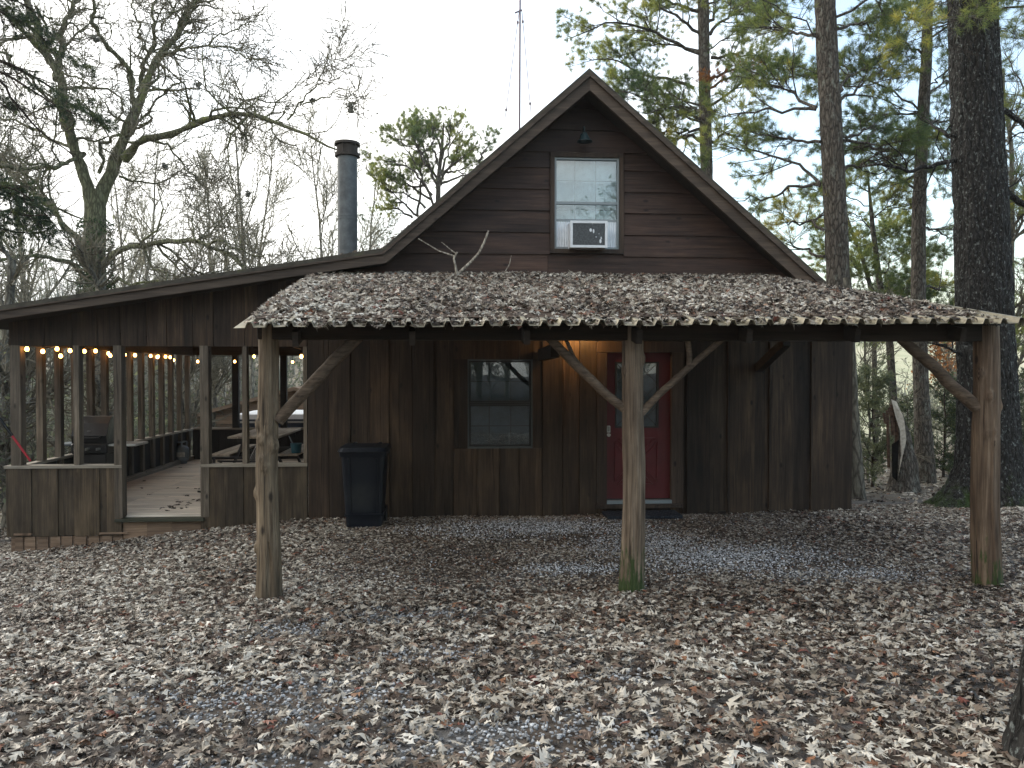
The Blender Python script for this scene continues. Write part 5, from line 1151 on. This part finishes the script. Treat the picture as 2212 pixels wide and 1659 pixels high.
for k in range(14):   # outside the left porch wall
    Y = rng.uniform(12, 21); x = rng.uniform(-12.5, -8.2); put(SC[k % 3], x, Y, rng.uniform(.5, .95), rng.uniform(0, 6.28), 260, .05, (0, .9))
for k in range(26):   # right side thin screen along the meadow edge and its far tree line
    Y = rng.uniform(24, 34); px = rng.uniform(1800, 2330); put(SC[k % 3], PX(px, Y), Y, rng.uniform(.4, .8), rng.uniform(0, 6.28), 120, .06, (.3, 1))
for k in range(30):
    Y = rng.uniform(150, 175); px = rng.uniform(1600, 2350); put(PR[k % 4], PX(px, Y), Y, rng.uniform(.7, 1.1), rng.uniform(0, 6.28), 60, .4)
for k in range(44):   # the wood behind the viewer, mirrored in the window panes
    Y = rng.uniform(-34, -14); x = rng.uniform(-32, 34); put(PR[k % 4], x, Y, rng.uniform(1., 1.5), rng.uniform(0, 6.28), 900, .12)
for k in range(70):
    Y = rng.uniform(-24, -11); x = rng.uniform(-26, 28); put(SC[k % 3], x, Y, rng.uniform(.9, 1.5), rng.uniform(0, 6.28), 900, .08)
wd = mw.build('woodland', M['scrub']); tag(wd, 'grey leafless wood and thicket on the slope behind the cabin', 'woodland', kind='stuff')
o = ml.build('woodland_foliage', M['olive']); tag(o, 'dull green undergrowth leaves among the leafless wood', 'undergrowth', kind='stuff')

# ---- pines
def D(x, y, Y): return P(x, y, Y)
def pine(name, label, trunk, rs, boughs, Y, seed, nrand=10, zr=None, lr=(1.8, 4.2), dens=1., col=(.1, .95), bark_='pinebark', ridge=.012, nl=.14, group=None, ns=28, per=30, base=None, mat='needle', spreadup=.06, flare=None):
    rng = np.random.default_rng(seed); t = thing(name, base if base is not None else trunk[0], label, 'tree', group)
    m = MB(); trunk_mesh(m, trunk, rs, ns=ns, nk=160, ridge=ridge, seed=seed, flare=flare, fz=2.6)
    L = [([q for q in pts], r0, r1_) for pts, r0, r1_ in boughs]
    tr_ = np.array(trunk)
    for k in range(nrand):
        z = rng.uniform(*zr); c = np.array([np.interp(z, tr_[:, 2], tr_[:, j]) for j in range(3)]); a = rng.uniform(0, 6.28); l = rng.uniform(*lr); d = np.array([math.cos(a), math.sin(a), rng.uniform(-.12, .35)])
        L.append(([c, c + d * l * .5 + (0, 0, .1 * l), c + d * l + (0, 0, spreadup * l * rng.uniform(-2, 3))], .035 * l / 3, .010))
    A, B = pack(L, 12, .3, seed); m.tubes(A, B, 6)
    nb = len(L); k1, q1 = kids(A, B, int(nb * 12 * dens), .5, 1.7, (30, 65), 6, .03, .22, (.25, 1), .6, .02, .4, .55, rng=rng); m.tubes(k1, q1, 4)
    k2, q2 = kids(k1, q1, int(nb * 100 * dens), .2, .6, (25, 60), 4, .08, .2, (.2, 1), .6, .008, .6, .7, rng=rng)
    m.tubes(k2, np.maximum(q2, .004), 3); m.build('trunk', M[bark_], t, smooth=True)
    mn = MB(); T_ = np.concatenate([k2[:, -1], k1[:, -1], (k2[:, -2] + k2[:, -1]) / 2]); Dd = np.concatenate([unit(k2[:, -1] - k2[:, -2]), unit(k1[:, -1] - k1[:, -2]), unit(k2[:, -1] - k2[:, -2])])
    # bough wise tint
    tint = n2(T_[:, 0], T_[:, 2], .9, seed) ; cc = col[0] + (col[1] - col[0]) * np.clip((tint - .25) * 1.9, 0, 1)
    for s_ in range(6):
        k = (np.floor(cc * 5.999).astype(int) == s_)
        needles(mn, T_[k], Dd[k], nl, .0042 * Y / 20, per, rng, .85, (s_ / 6., s_ / 6. + .16))
    mn.build('crown', M[mat], t); return t, (A, B, k1, k2)
GP_ = 'pines right of the cabin'
def pp(pts, Y, dy=0.):
    n = len(pts); return [D(x, y, Y + dy * k / max(1, n - 1)) for k, (x, y) in enumerate(pts)]
def C4(pts): return [(1296 + x * .414, y * .414) for x, y in pts]
# pine behind the right roof slope
Y = 21.; b = gp(1527, Y)
pine('pine_tree', 'pine whose trunk rises straight from behind the right roof slope', [b, D(1527, 390, Y), D(1522, 200, Y), D(1519, 0, Y), D(1518, -260, Y)], [.20, .165, .16, .15, .10],
     [(pp(C4(q), Y, dy), .05, .012) for q, dy in (([(520, 280), (430, 250), (330, 190), (200, 140), (80, 120), (-60, 150), (-150, 200)], -1), ([(490, 460), (400, 420), (290, 395), (200, 380), (120, 320), (20, 300), (-60, 310)], 1), ([(525, 210), (450, 120), (370, 60), (270, 0), (200, -40)], 0),
      ([(560, 120), (620, 60), (700, 0)], 0), ([(575, 180), (660, 90), (740, 60), (860, 60)], .5), ([(530, 680), (440, 685), (350, 690), (290, 700)], -.5), ([(530, 740), (470, 700), (400, 720), (330, 760)], .5), ([(585, 740), (640, 700), (690, 680)], 0), ([(520, 620), (450, 570), (350, 560), (240, 590)], -1),
      ([(520, 60), (400, 20), (250, -20), (100, -40)], .8), ([(580, 300), (680, 290), (800, 290)], 0), ([(570, 420), (650, 380), (760, 340), (820, 330)], -.4), ([(515, 470), (560, 520), (620, 560)], .4))], Y, 41, 14, (6.5, 13.5), (1.6, 3.6), 1.0, group=GP_)
Y = 14.5; b = gp(1830, Y)
pine('pine_tree', 'thick pine trunk at the right end of the carport roof line', [b, D(1812, 650, Y), D(1806, 480, Y), D(1797, 300, Y), D(1786, 100, Y), D(1780, -60, Y), D(1776, -300, Y)], [.25, .218, .21, .20, .19, .18, .12],
     [(pp(C4(q), Y, dy), .035, .010) for q, dy in (([(1130, 570), (1000, 560), (880, 575), (760, 600), (640, 620)], 1), ([(1130, 560), (1050, 510), (960, 470), (860, 410), (780, 370)], 2), ([(1150, 740), (1040, 735), (920, 720), (840, 710)], 1.5), ([(1150, 960), (1080, 900), (960, 840), (850, 800), (740, 790), (650, 760)], 1.2),
      ([(1150, 970), (1050, 970), (960, 1010), (860, 1035), (720, 1040)], 1), ([(1170, 1200), (1120, 1170), (1050, 1160), (980, 1165)], 1), ([(1250, 550), (1330, 480), (1420, 400), (1500, 350)], 1.5), ([(1250, 480), (1300, 420), (1380, 340), (1460, 300)], 2),
      ([(1260, 735), (1350, 740), (1450, 770), (1560, 790), (1640, 800)], 1), ([(1270, 890), (1350, 850), (1460, 830), (1560, 800)], 1.4), ([(1170, 1340), (1080, 1290), (950, 1270)], 1), ([(1255, 720), (1340, 690), (1430, 640)], 1.3), ([(1120, 180), (1010, 160), (900, 140), (800, 170)], 2), ([(1240, 150), (1330, 120), (1440, 160)], 1.5))], Y + 1, 42, 4, (7.4, 10.), (1.5, 3.), .85, group=GP_, ns=44, ridge=.016)
Y = 17.; b = gp(2003, Y)
pine('pine_tree', 'slim pine standing just left of the big oak trunk', [b, D(1990, 850, Y), D(1984, 650, Y), D(1984, 480, Y), D(1992, 280, Y), D(2002, 120, Y), D(2006, -60, Y), D(2006, -280, Y)], [.225, .165, .155, .15, .13, .115, .10, .08],
     [(pp(C4(q), Y, dy), .03, .010) for q, dy in (([(1830, 720), (1760, 680), (1690, 610), (1620, 520), (1500, 460), (1380, 430), (1300, 350), (1240, 315)], -.5), ([(1640, 980), (1590, 930), (1520, 905)], 0), ([(1650, 800), (1540, 790), (1400, 750)], .5), ([(1700, 500), (1800, 420), (1900, 380)], 1),
      ([(1720, 300), (1600, 220), (1480, 190), (1400, 200)], 0), ([(1730, 160), (1640, 90), (1560, 60)], -1), ([(1700, 130), (1800, 130), (1900, 60)], -1), ([(1720, 60), (1620, 20), (1500, 0)], .5), ([(1690, 650), (1800, 640), (1900, 600)], 2), ([(1690, 900), (1780, 880), (1840, 860)], 1), ([(1690, 1190), (1760, 1210), (1830, 1240)], 1), ([(1690, 1500), (1780, 1500), (1860, 1490)], 1))], Y, 43, 8, (7., 11.5), (1.2, 2.8), .8, group=GP_)
# young pines leaning in the gap
Y = 19.; b = gp(1936, Y)
pine('young_pine', 'young thin pine leaning in the gap beyond the corner', [b, D(1930, 870, Y), D(1922, 740, Y), D(1900, 610, Y), D(1886, 500, Y), D(1874, 370, Y)], [.115, .10, .09, .075, .06, .02],
     [(pp(q, Y, 0), .02, .008) for q in ([(1890, 500), (1860, 470), (1820, 450)], [(1884, 470), (1930, 440), (1960, 420)], [(1905, 640), (1870, 600), (1830, 590)], [(1880, 420), (1850, 400), (1810, 390)], [(1880, 420), (1910, 390), (1940, 380)], [(1897, 590), (1940, 560), (1970, 545)])], Y, 44, 8, (2.5, 6), (.6, 1.5), .8, group='young pines in the gap', ns=14, ridge=.004)
Y = 22.; b = gp(1895, Y)
pine('young_pine', 'second young pine, thinner, crossing behind the leaning one', [b, D(1886, 640, Y), D(1864, 560, Y), D(1840, 500, Y), D(1822, 440, Y)], [.08, .07, .06, .05, .02],
     [(pp(q, Y, 0), .02, .008) for q in ([(1864, 560), (1830, 540), (1800, 540)], [(1850, 520), (1880, 500), (1910, 490)])], Y, 45, 8, (2.5, 6), (.6, 1.6), .8, group='young pines in the gap', ns=12, ridge=.004)
# round crowned pine beyond the roof, centre
Y = 33.; b = gp(955, Y)
def c3p(pts, Y, dy=0): return [D(720 + x * .3559, 129.6 + y * .3559, Y + dy) for x, y in pts]
pine('pine_tree', 'round crowned pine showing over the left roof slope', [b] + c3p([(640, 1000), (635, 850), (640, 700), (660, 520), (670, 380)], Y), [.17, .13, .11, .09, .07, .03],
     [(c3p(q, Y, dy), .06, .012) for q, dy in (([(640, 900), (560, 760), (500, 640), (440, 520), (400, 450)], 0), ([(600, 820), (520, 700), (430, 640), (300, 600)], -1), ([(510, 950), (520, 820), (540, 700), (520, 560), (560, 420)], 1), ([(640, 760), (700, 640), (760, 540), (790, 440)], 0), ([(650, 700), (740, 620), (820, 560), (900, 500)], -1),
      ([(660, 560), (620, 450), (560, 360), (540, 340)], 1), ([(520, 950), (400, 860), (330, 760), (290, 740)], 0), ([(660, 600), (700, 480), (700, 380), (720, 310)], 0), ([(480, 960), (380, 900), (300, 900)], 1), ([(680, 680), (760, 680), (830, 640)], 1), ([(560, 640), (500, 500), (470, 420)], -1), ([(880, 620), (930, 540), (960, 490)], 0), ([(560, 760), (480, 780), (380, 740), (300, 700)], 1), ([(640, 640), (600, 540), (600, 430)], -1), ([(640, 800), (560, 600), (460, 480), (330, 480)], 0), ([(640, 760), (560, 560), (500, 420), (480, 380)], 1), ([(650, 700), (690, 560), (770, 430), (800, 370)], 1), ([(600, 850), (480, 760), (330, 690), (270, 640)], 1), ([(650, 760), (760, 700), (860, 680), (920, 660)], 0), ([(560, 900), (470, 820), (360, 800), (300, 790)], 0))], Y, 46, 0, (5, 8), (1, 2), .75, (.3, .8), group=None, ns=12, ridge=.004, per=24, nl=.14)
# foliage hanging in at the top right and along the right edge, from a tree outside the frame
Y = 12.5; b = np.array([PX(2420, Y), Y, 0.]); b[2] = float(gz(b[0], Y))
pine('pine_tree', 'pine at the right edge with boughs reaching into the picture', [b, D(2410, 600, Y), D(2400, 0, Y), D(2400, -300, Y)], [.2, .16, .13, .1],
     [(pp(q, Y, dy), .028, .008) for q, dy in (([(2400, -60), (2280, 0), (2150, 20), (2040, 45), (1980, 70)], -1.5), ([(2400, -150), (2250, -60), (2120, -20), (2020, 10)], -2), ([(2400, 300), (2300, 250), (2210, 200), (2165, 110)], 1), ([(2400, 420), (2300, 330), (2220, 290), (2172, 220)], 2), ([(2400, 560), (2300, 520), (2210, 440), (2180, 400)], 3), ([(2400, 700), (2300, 640), (2200, 560)], 3), ([(2400, 760), (2300, 780), (2200, 740)], 3), ([(2400, 200), (2300, 120), (2200, 60)], 2))], Y, 47, 0, (5, 8), (1, 2), .8, (.2, .95), group=GP_, ns=14, ridge=.004)
# rusty sprays on the roof pine
m = MB(); rng = np.random.default_rng(8); cc = np.array([D(1580 + 62 * math.sin(i * 1.7), 160 - 12 * math.sin(i * 1.7) + 9 * math.cos(i * 2.3), 20.3) for i in range(110)]) + rng.normal(0, .10, (110, 3)); needles(m, cc, unit(rng.standard_normal((110, 3))), .13, .005, 30, rng)
pn = [o for o in bpy.data.objects if o.name == 'pine_tree'][0]; m.build('rusty_spray', M['needlerust'], pn)

# ---- big oak
Y = 11.9; b = gp(2128, Y, -.15)
def big_oak():
    rng = np.random.default_rng(9); t = thing('oak_tree', b, 'massive dark barked oak with lichen and mossy flared foot by the right post', 'tree'); m = MB()
    sc_ = Y / F / 2
    trunk_mesh(m, [b, D(2136, 1000, Y), D(2132, 800, Y), D(2124, 600, Y), D(2116, 400, Y), D(2108, 200, Y), D(2100, 0, Y), D(2092, -250, Y)], [130*sc_, 128*sc_, 116*sc_, 108*sc_, 104*sc_, 101*sc_, 96*sc_, 90*sc_], ns=150, nk=560, ridge=.030, seed=3, flare=(.32, .62, 5), fz=2.6)
    L = [([D(2080, 340, Y), D(2040, 345, Y), D(1990, 362, Y), D(1955, 375, Y), D(1925, 350, Y), D(1890, 358, Y)], .04, .02), ([D(2150, 400, Y), D(2180, 420, Y), D(2240, 460, Y)], .06, .04), ([D(2080, 300, Y), D(2040, 290, Y), D(1990, 250, Y + 1)], .03, .01),
         ([D(2150, 230, Y), D(2190, 250, Y), D(2240, 300, Y)], .05, .03), ([D(2085, 20, Y), D(2060, 60, Y - .5), D(2050, 120, Y - 1)], .012, .005), ([D(2080, 770, Y), D(2040, 745, Y), D(2000, 740, Y)], .03, .01)]
    A, B = pack(L, 12, .15, 5); m.tubes(A, B, 9); k1, q1 = kids(A, B, 40, .4, 1.4, (30, 70), 6, .05, .3, rng=rng, rmax=.015); m.tubes(k1, q1, 5); m.build('trunk', M['oakbark'], t, smooth=True)
    m = MB(); k2, q2 = kids(k1, q1, 260, .15, .6, (30, 70), 5, .02, .3, rng=rng, rmax=.008); m.tubes(k2, np.maximum(q2, .003), 3); m.build('crown', M['twigdark'], t)
big_oak()
# near trunk at the lower right corner of the view
Yn = 3.05; bn = np.array([PX(2306, Yn) + .0, Yn, float(gz(1.9, Yn)) - .1]); t = thing('tree_trunk', bn, 'furrowed bark trunk cut by the right edge in the foreground', 'tree')
m = MB(); trunk_mesh(m, [bn, bn + (.055, .0, .45), bn + (.22, 0, 1.1), bn + (.55, 0, 3.2)], [.215, .20, .18, .17], ns=110, nk=240, ridge=.022, seed=6, flare=(.18, .05, 5), fz=3.); m.build('trunk', M['oakbark'], t, smooth=True)
# broken stump
Y = 15.; b = gp(1952, Y); sk = Y / F
st_ = thing('broken_stump', b, 'snapped hollow stump with pale splintered top beyond the corner', 'stump')
m = MB(); trunk_mesh(m, [b, D(1954, 1000, Y), D(1950, 940, Y), D(1944, 905, Y)], [.30, .23, .15, .07], ns=40, nk=70, ridge=.02, seed=4, flare=(.15, .08, 5)); m.build('stump_base', M['pinebark'], st_, smooth=True)
m = MB(); m.add([D(1925, 862, Y-.16), D(1937, 868, Y-.16), D(1953, 905, Y-.22), D(1958, 950, Y-.26), D(1950, 985, Y-.28), D(1940, 1030, Y-.30), D(1946, 985, Y-.26), D(1944, 930, Y-.22), D(1934, 898, Y-.18)] + [D(1925, 862, Y-.06), D(1937, 868, Y-.06), D(1953, 905, Y-.1), D(1958, 950, Y-.1), D(1950, 985, Y-.1), D(1940, 1030, Y-.1), D(1946, 985, Y-.1), D(1944, 930, Y-.1), D(1934, 898, Y-.1)],
      [(0, 1, 2, 8), (8, 2, 3, 7), (7, 3, 4, 6)] + [(i, (i+1) % 9, 9+(i+1) % 9, 9+i) for i in range(9)], [(6, 4, 5)]); m.build('splinter', M['splinter'], st_)
m = MB()
for (x, y, x2, y2, w_) in ((1917, 886, 1920, 1010, .035), (1926, 874, 1930, 940, .06), (1909, 892, 1914, 915, .05), (1933, 885, 1938, 960, .05), (1921, 880, 1926, 900, .07)): m.bar(D(x, y, Y - .1), D(x2, y2, Y - .12), w_, .06)
m.build('rotten_wood', M['rot'], st_)
m = MB(); m.add([D(1926, 960, Y-.285), D(1942, 950, Y-.285), D(1938, 1040, Y-.33), D(1927, 1030, Y-.33)], [(0, 1, 2, 3)]); m.build('hollow', M['hollow'], st_)  # flat dark sheet in place of a cavity, its shade painted on
# pale trunk at the cabin corner
b = gp(1856, 13.6); t = thing('tree_trunk', b, 'pale lichened trunk just behind the cabin corner', 'tree'); m = MB(); trunk_mesh(m, [b, D(1848, 950, 13.6), D(1843, 850, 13.6), D(1830, 600, 13.6)], [.14, .09, .08, .07], ns=24, nk=60, ridge=.008, seed=8, flare=(.12, .05, 4)); m.build('trunk', M['greybark'], t, smooth=True)
# cedar saplings
def cedar(label, px, Y, h, w_, seed, n=1500, col=(0, 1), mat='cedar', name='cedar_tree', group='young cedars in the gap'):
    rng = np.random.default_rng(seed); b = gp(px, Y); t = thing(name, b, label, 'tree', group); A, B = pack([([b, b + (.05, 0, h * .5), b + (0, 0, h)], .04, .008)], 10, .1, seed)
    m = MB(); m.tubes(A, B, 7); k1, q1 = kids(A, B, 46, w_ * .5, w_, (50, 80), 6, .05, .14, (.08, .98), .5, .012, .4, rng=rng); m.tubes(k1, q1, 4); m.build('trunk', M['cedarbark'], t, smooth=True)
    k2, _ = kids(k1, q1, n, .08, .30, (25, 60), 4, .05, .2, (.15, 1), rng=rng); m = MB(); C_ = k2[:, -1]; needles(m, C_, unit(k2[:, -1] - k2[:, -2]), .055, .004 * Y / 14, 16, rng, .8, col); needles(m, k2[:, -2], unit(k2[:, -1] - k2[:, -2]), .055, .004 * Y / 14, 12, rng, .8, col); m.build('crown', M[mat], t)
cedar('bushy green young cedar against the cabin corner', 1885, 16, 2.6, 1.1, 1, 1500, (.3, 1), 'olive')
cedar('young cedar between the slim pine and the oak', 2040, 18, 2.5, .9, 2, 1300, (.2, 1)); cedar('small cedar beyond the stump', 1960, 22, 2.0, .8, 3, 700, (.2, 1)); cedar('young cedar right of the oak at the edge', 2200, 15.5, 2.4, 1., 4, 1100, (.2, 1))
b, _ = bare_tree('bare_tree', 'spindly sapling just right of the cabin corner', [gp(1880, 17), D(1872, 800, 17), D(1868, 700, 17)], .035, .015, 81, 14, 160, 500, (.6, 1.6), .1, group=None)
b, _ = bare_tree('bare_tree', 'bare dark branched tree at the far right edge', [gp(2178, 19), D(2185, 700, 19), D(2190, 400, 19), D(2170, 150, 19)], .11, .04, 82, 30, 330, 1300, (1., 3.), .1, group=None)
bo, kk = bare_tree('bare_tree', 'small tree with orange autumn leaves out in the meadow', [gp(2040, 45), D(2042, 820, 45), D(2046, 760, 45)], .12, .04, 83, 26, 200, 300, (1., 2.4), .1, group=None)
m = MB(); rng = np.random.default_rng(2); c = kk[6][rng.integers(0, 300, 1500), -1] + rng.normal(0, .25, (1500, 3)); leafbits(m, c, .12, rng); m.build('autumn_leaves', M['needlerust'], bo)
# ---- near cedar, left: trunk outside the frame, dark boughs hanging in
def near_cedar():
    rng = np.random.default_rng(14); Y = 12.; x0 = PX(-230, Y); b = np.array([x0, Y, float(gz(x0, Y))]); t = thing('cedar_tree', b, 'dark cedar boughs hanging in from the left edge', 'tree')
    tr_ = [b, D(-220, 700, Y), D(-215, 300, Y), D(-200, -200, Y)]; m = MB(); trunk_mesh(m, tr_, [.26, .2, .16, .1], ns=24, nk=80, ridge=.01, seed=2)
    c = lambda pts, dy=0: [P(x * .3905, y * .3905, Y + dy * k / (len(pts) - 1)) for k, (x, y) in enumerate(pts)]
    bo_ = [([(-550, -60), (-200, 0), (0, 70), (100, 120), (200, 160), (260, 230)], 1, .035, .008), ([(-550, 180), (-200, 240), (0, 340), (120, 380), (240, 450), (340, 540), (430, 600), (560, 665)], 1.5, .04, .006), ([(-550, 260), (-100, 350), (60, 420), (200, 530), (330, 590), (480, 640)], 0, .035, .006),
           ([(-550, 330), (-100, 390), (0, 420), (90, 590), (190, 700), (300, 780), (400, 860)], 1, .03, .01), ([(-550, 850), (-100, 1000), (60, 1080), (180, 1100), (260, 1160)], 1, .03, .006), ([(-550, 1050), (-100, 1150), (80, 1180), (200, 1200), (300, 1190)], 0, .03, .006), ([(-550, 1200), (-100, 1240), (60, 1280), (180, 1300), (260, 1280)], 1, .03, .006),
           ([(-550, 500), (-200, 520), (0, 560), (30, 600)], 0, .02, .006), ([(-550, 900), (-100, 1060), (100, 1020), (250, 1180), (330, 1280), (460, 1400)], 1, .02, .006), ([(-550, -200), (-100, -60), (100, 10), (180, 60)], 1, .03, .01)]
    L = [(c(p, dy), r0, r1_) for p, dy, r0, r1_ in bo_]; A, B = pack(L, 16, .12, 7); m.tubes(A, B, 7)
    k1, q1 = kids(A, B, 130, .25, .9, (25, 60), 6, -.03, .2, (.35, 1), .5, .01, .4, .6, rng=rng); m.tubes(k1, q1, 4); m.build('trunk', M['cedarbark'], t, smooth=True)
    k2, q2 = kids(k1, q1, 900, .10, .35, (25, 55), 4, -.05, .2, (.1, 1), rng=rng); m = MB(); m.tubes(k2, np.full(k2.shape[:2], .0025), 3); m.build('twig_spray', M['twigdark'], t)
    m = MB()
    # foliage thick only where the photo has dark masses
    mass = [(200, 150, 110), (380, 545, 90), (470, 620, 100), (550, 660, 60), (80, 1060, 130), (170, 1140, 130), (100, 1220, 130), (230, 1230, 90), (30, 560, 50), (60, 60, 80), (430, 350, 60), (60, 1330, 110)]
    mp_ = [(P(x * .3905, y * .3905, Y + .6), s_ * .3905 / F * Y) for x, y, s_ in mass]; w_ = np.zeros(len(k2))
    for c_, s_ in mp_: w_ += np.exp(-(((k2[:, -1, [0, 2]] - c_[[0, 2]]) / s_) ** 2).sum(1))
    k = rng.random(len(k2)) < np.clip(w_, 0.06, 1); K_ = k2[k]; needles(m, K_[:, -1], unit(K_[:, -1] - K_[:, -2]), .06, .0032, 34, rng, .7, (0, 1), .2); needles(m, K_[:, -2], unit(K_[:, -1] - K_[:, -2]), .06, .0032, 30, rng, .7, (0, 1), .2)
    for c_, s_ in mp_:
        tt_ = rng.uniform(-1, 1, (34, 1)); cc = c_ + tt_ * np.array([[s_ * 1.1, 0, -s_ * .65]]) + rng.normal(0, 1, (34, 3)) * (s_ * .3, s_ * .6, s_ * .22); needles(m, cc, np.repeat(unit(np.array([[.75, 0, -.45]])), 34, 0), .11, .0026, 34, rng, .55, (0, 1), .1)
    m.build('crown', M['cedar'], t)
near_cedar()

# ================================================================== AIR
m = MB(); m.box(-440, 440, -215, 712, -8, 48)
hm = bpy.data.materials.new('air_haze'); hm.use_nodes = True; hn = hm.node_tree; hn.nodes.clear()
ho = hn.nodes.new('ShaderNodeOutputMaterial'); hv = hn.nodes.new('ShaderNodeVolumePrincipled'); hv.inputs['Color'].default_value = (.9, .94, .95, 1); hv.inputs['Density'].default_value = .0005
hn.links.new(hv.outputs[0], ho.inputs['Volume'])
tag(m.build('haze', hm), 'thin pale evening haze over the wooded slope', kind='stuff')
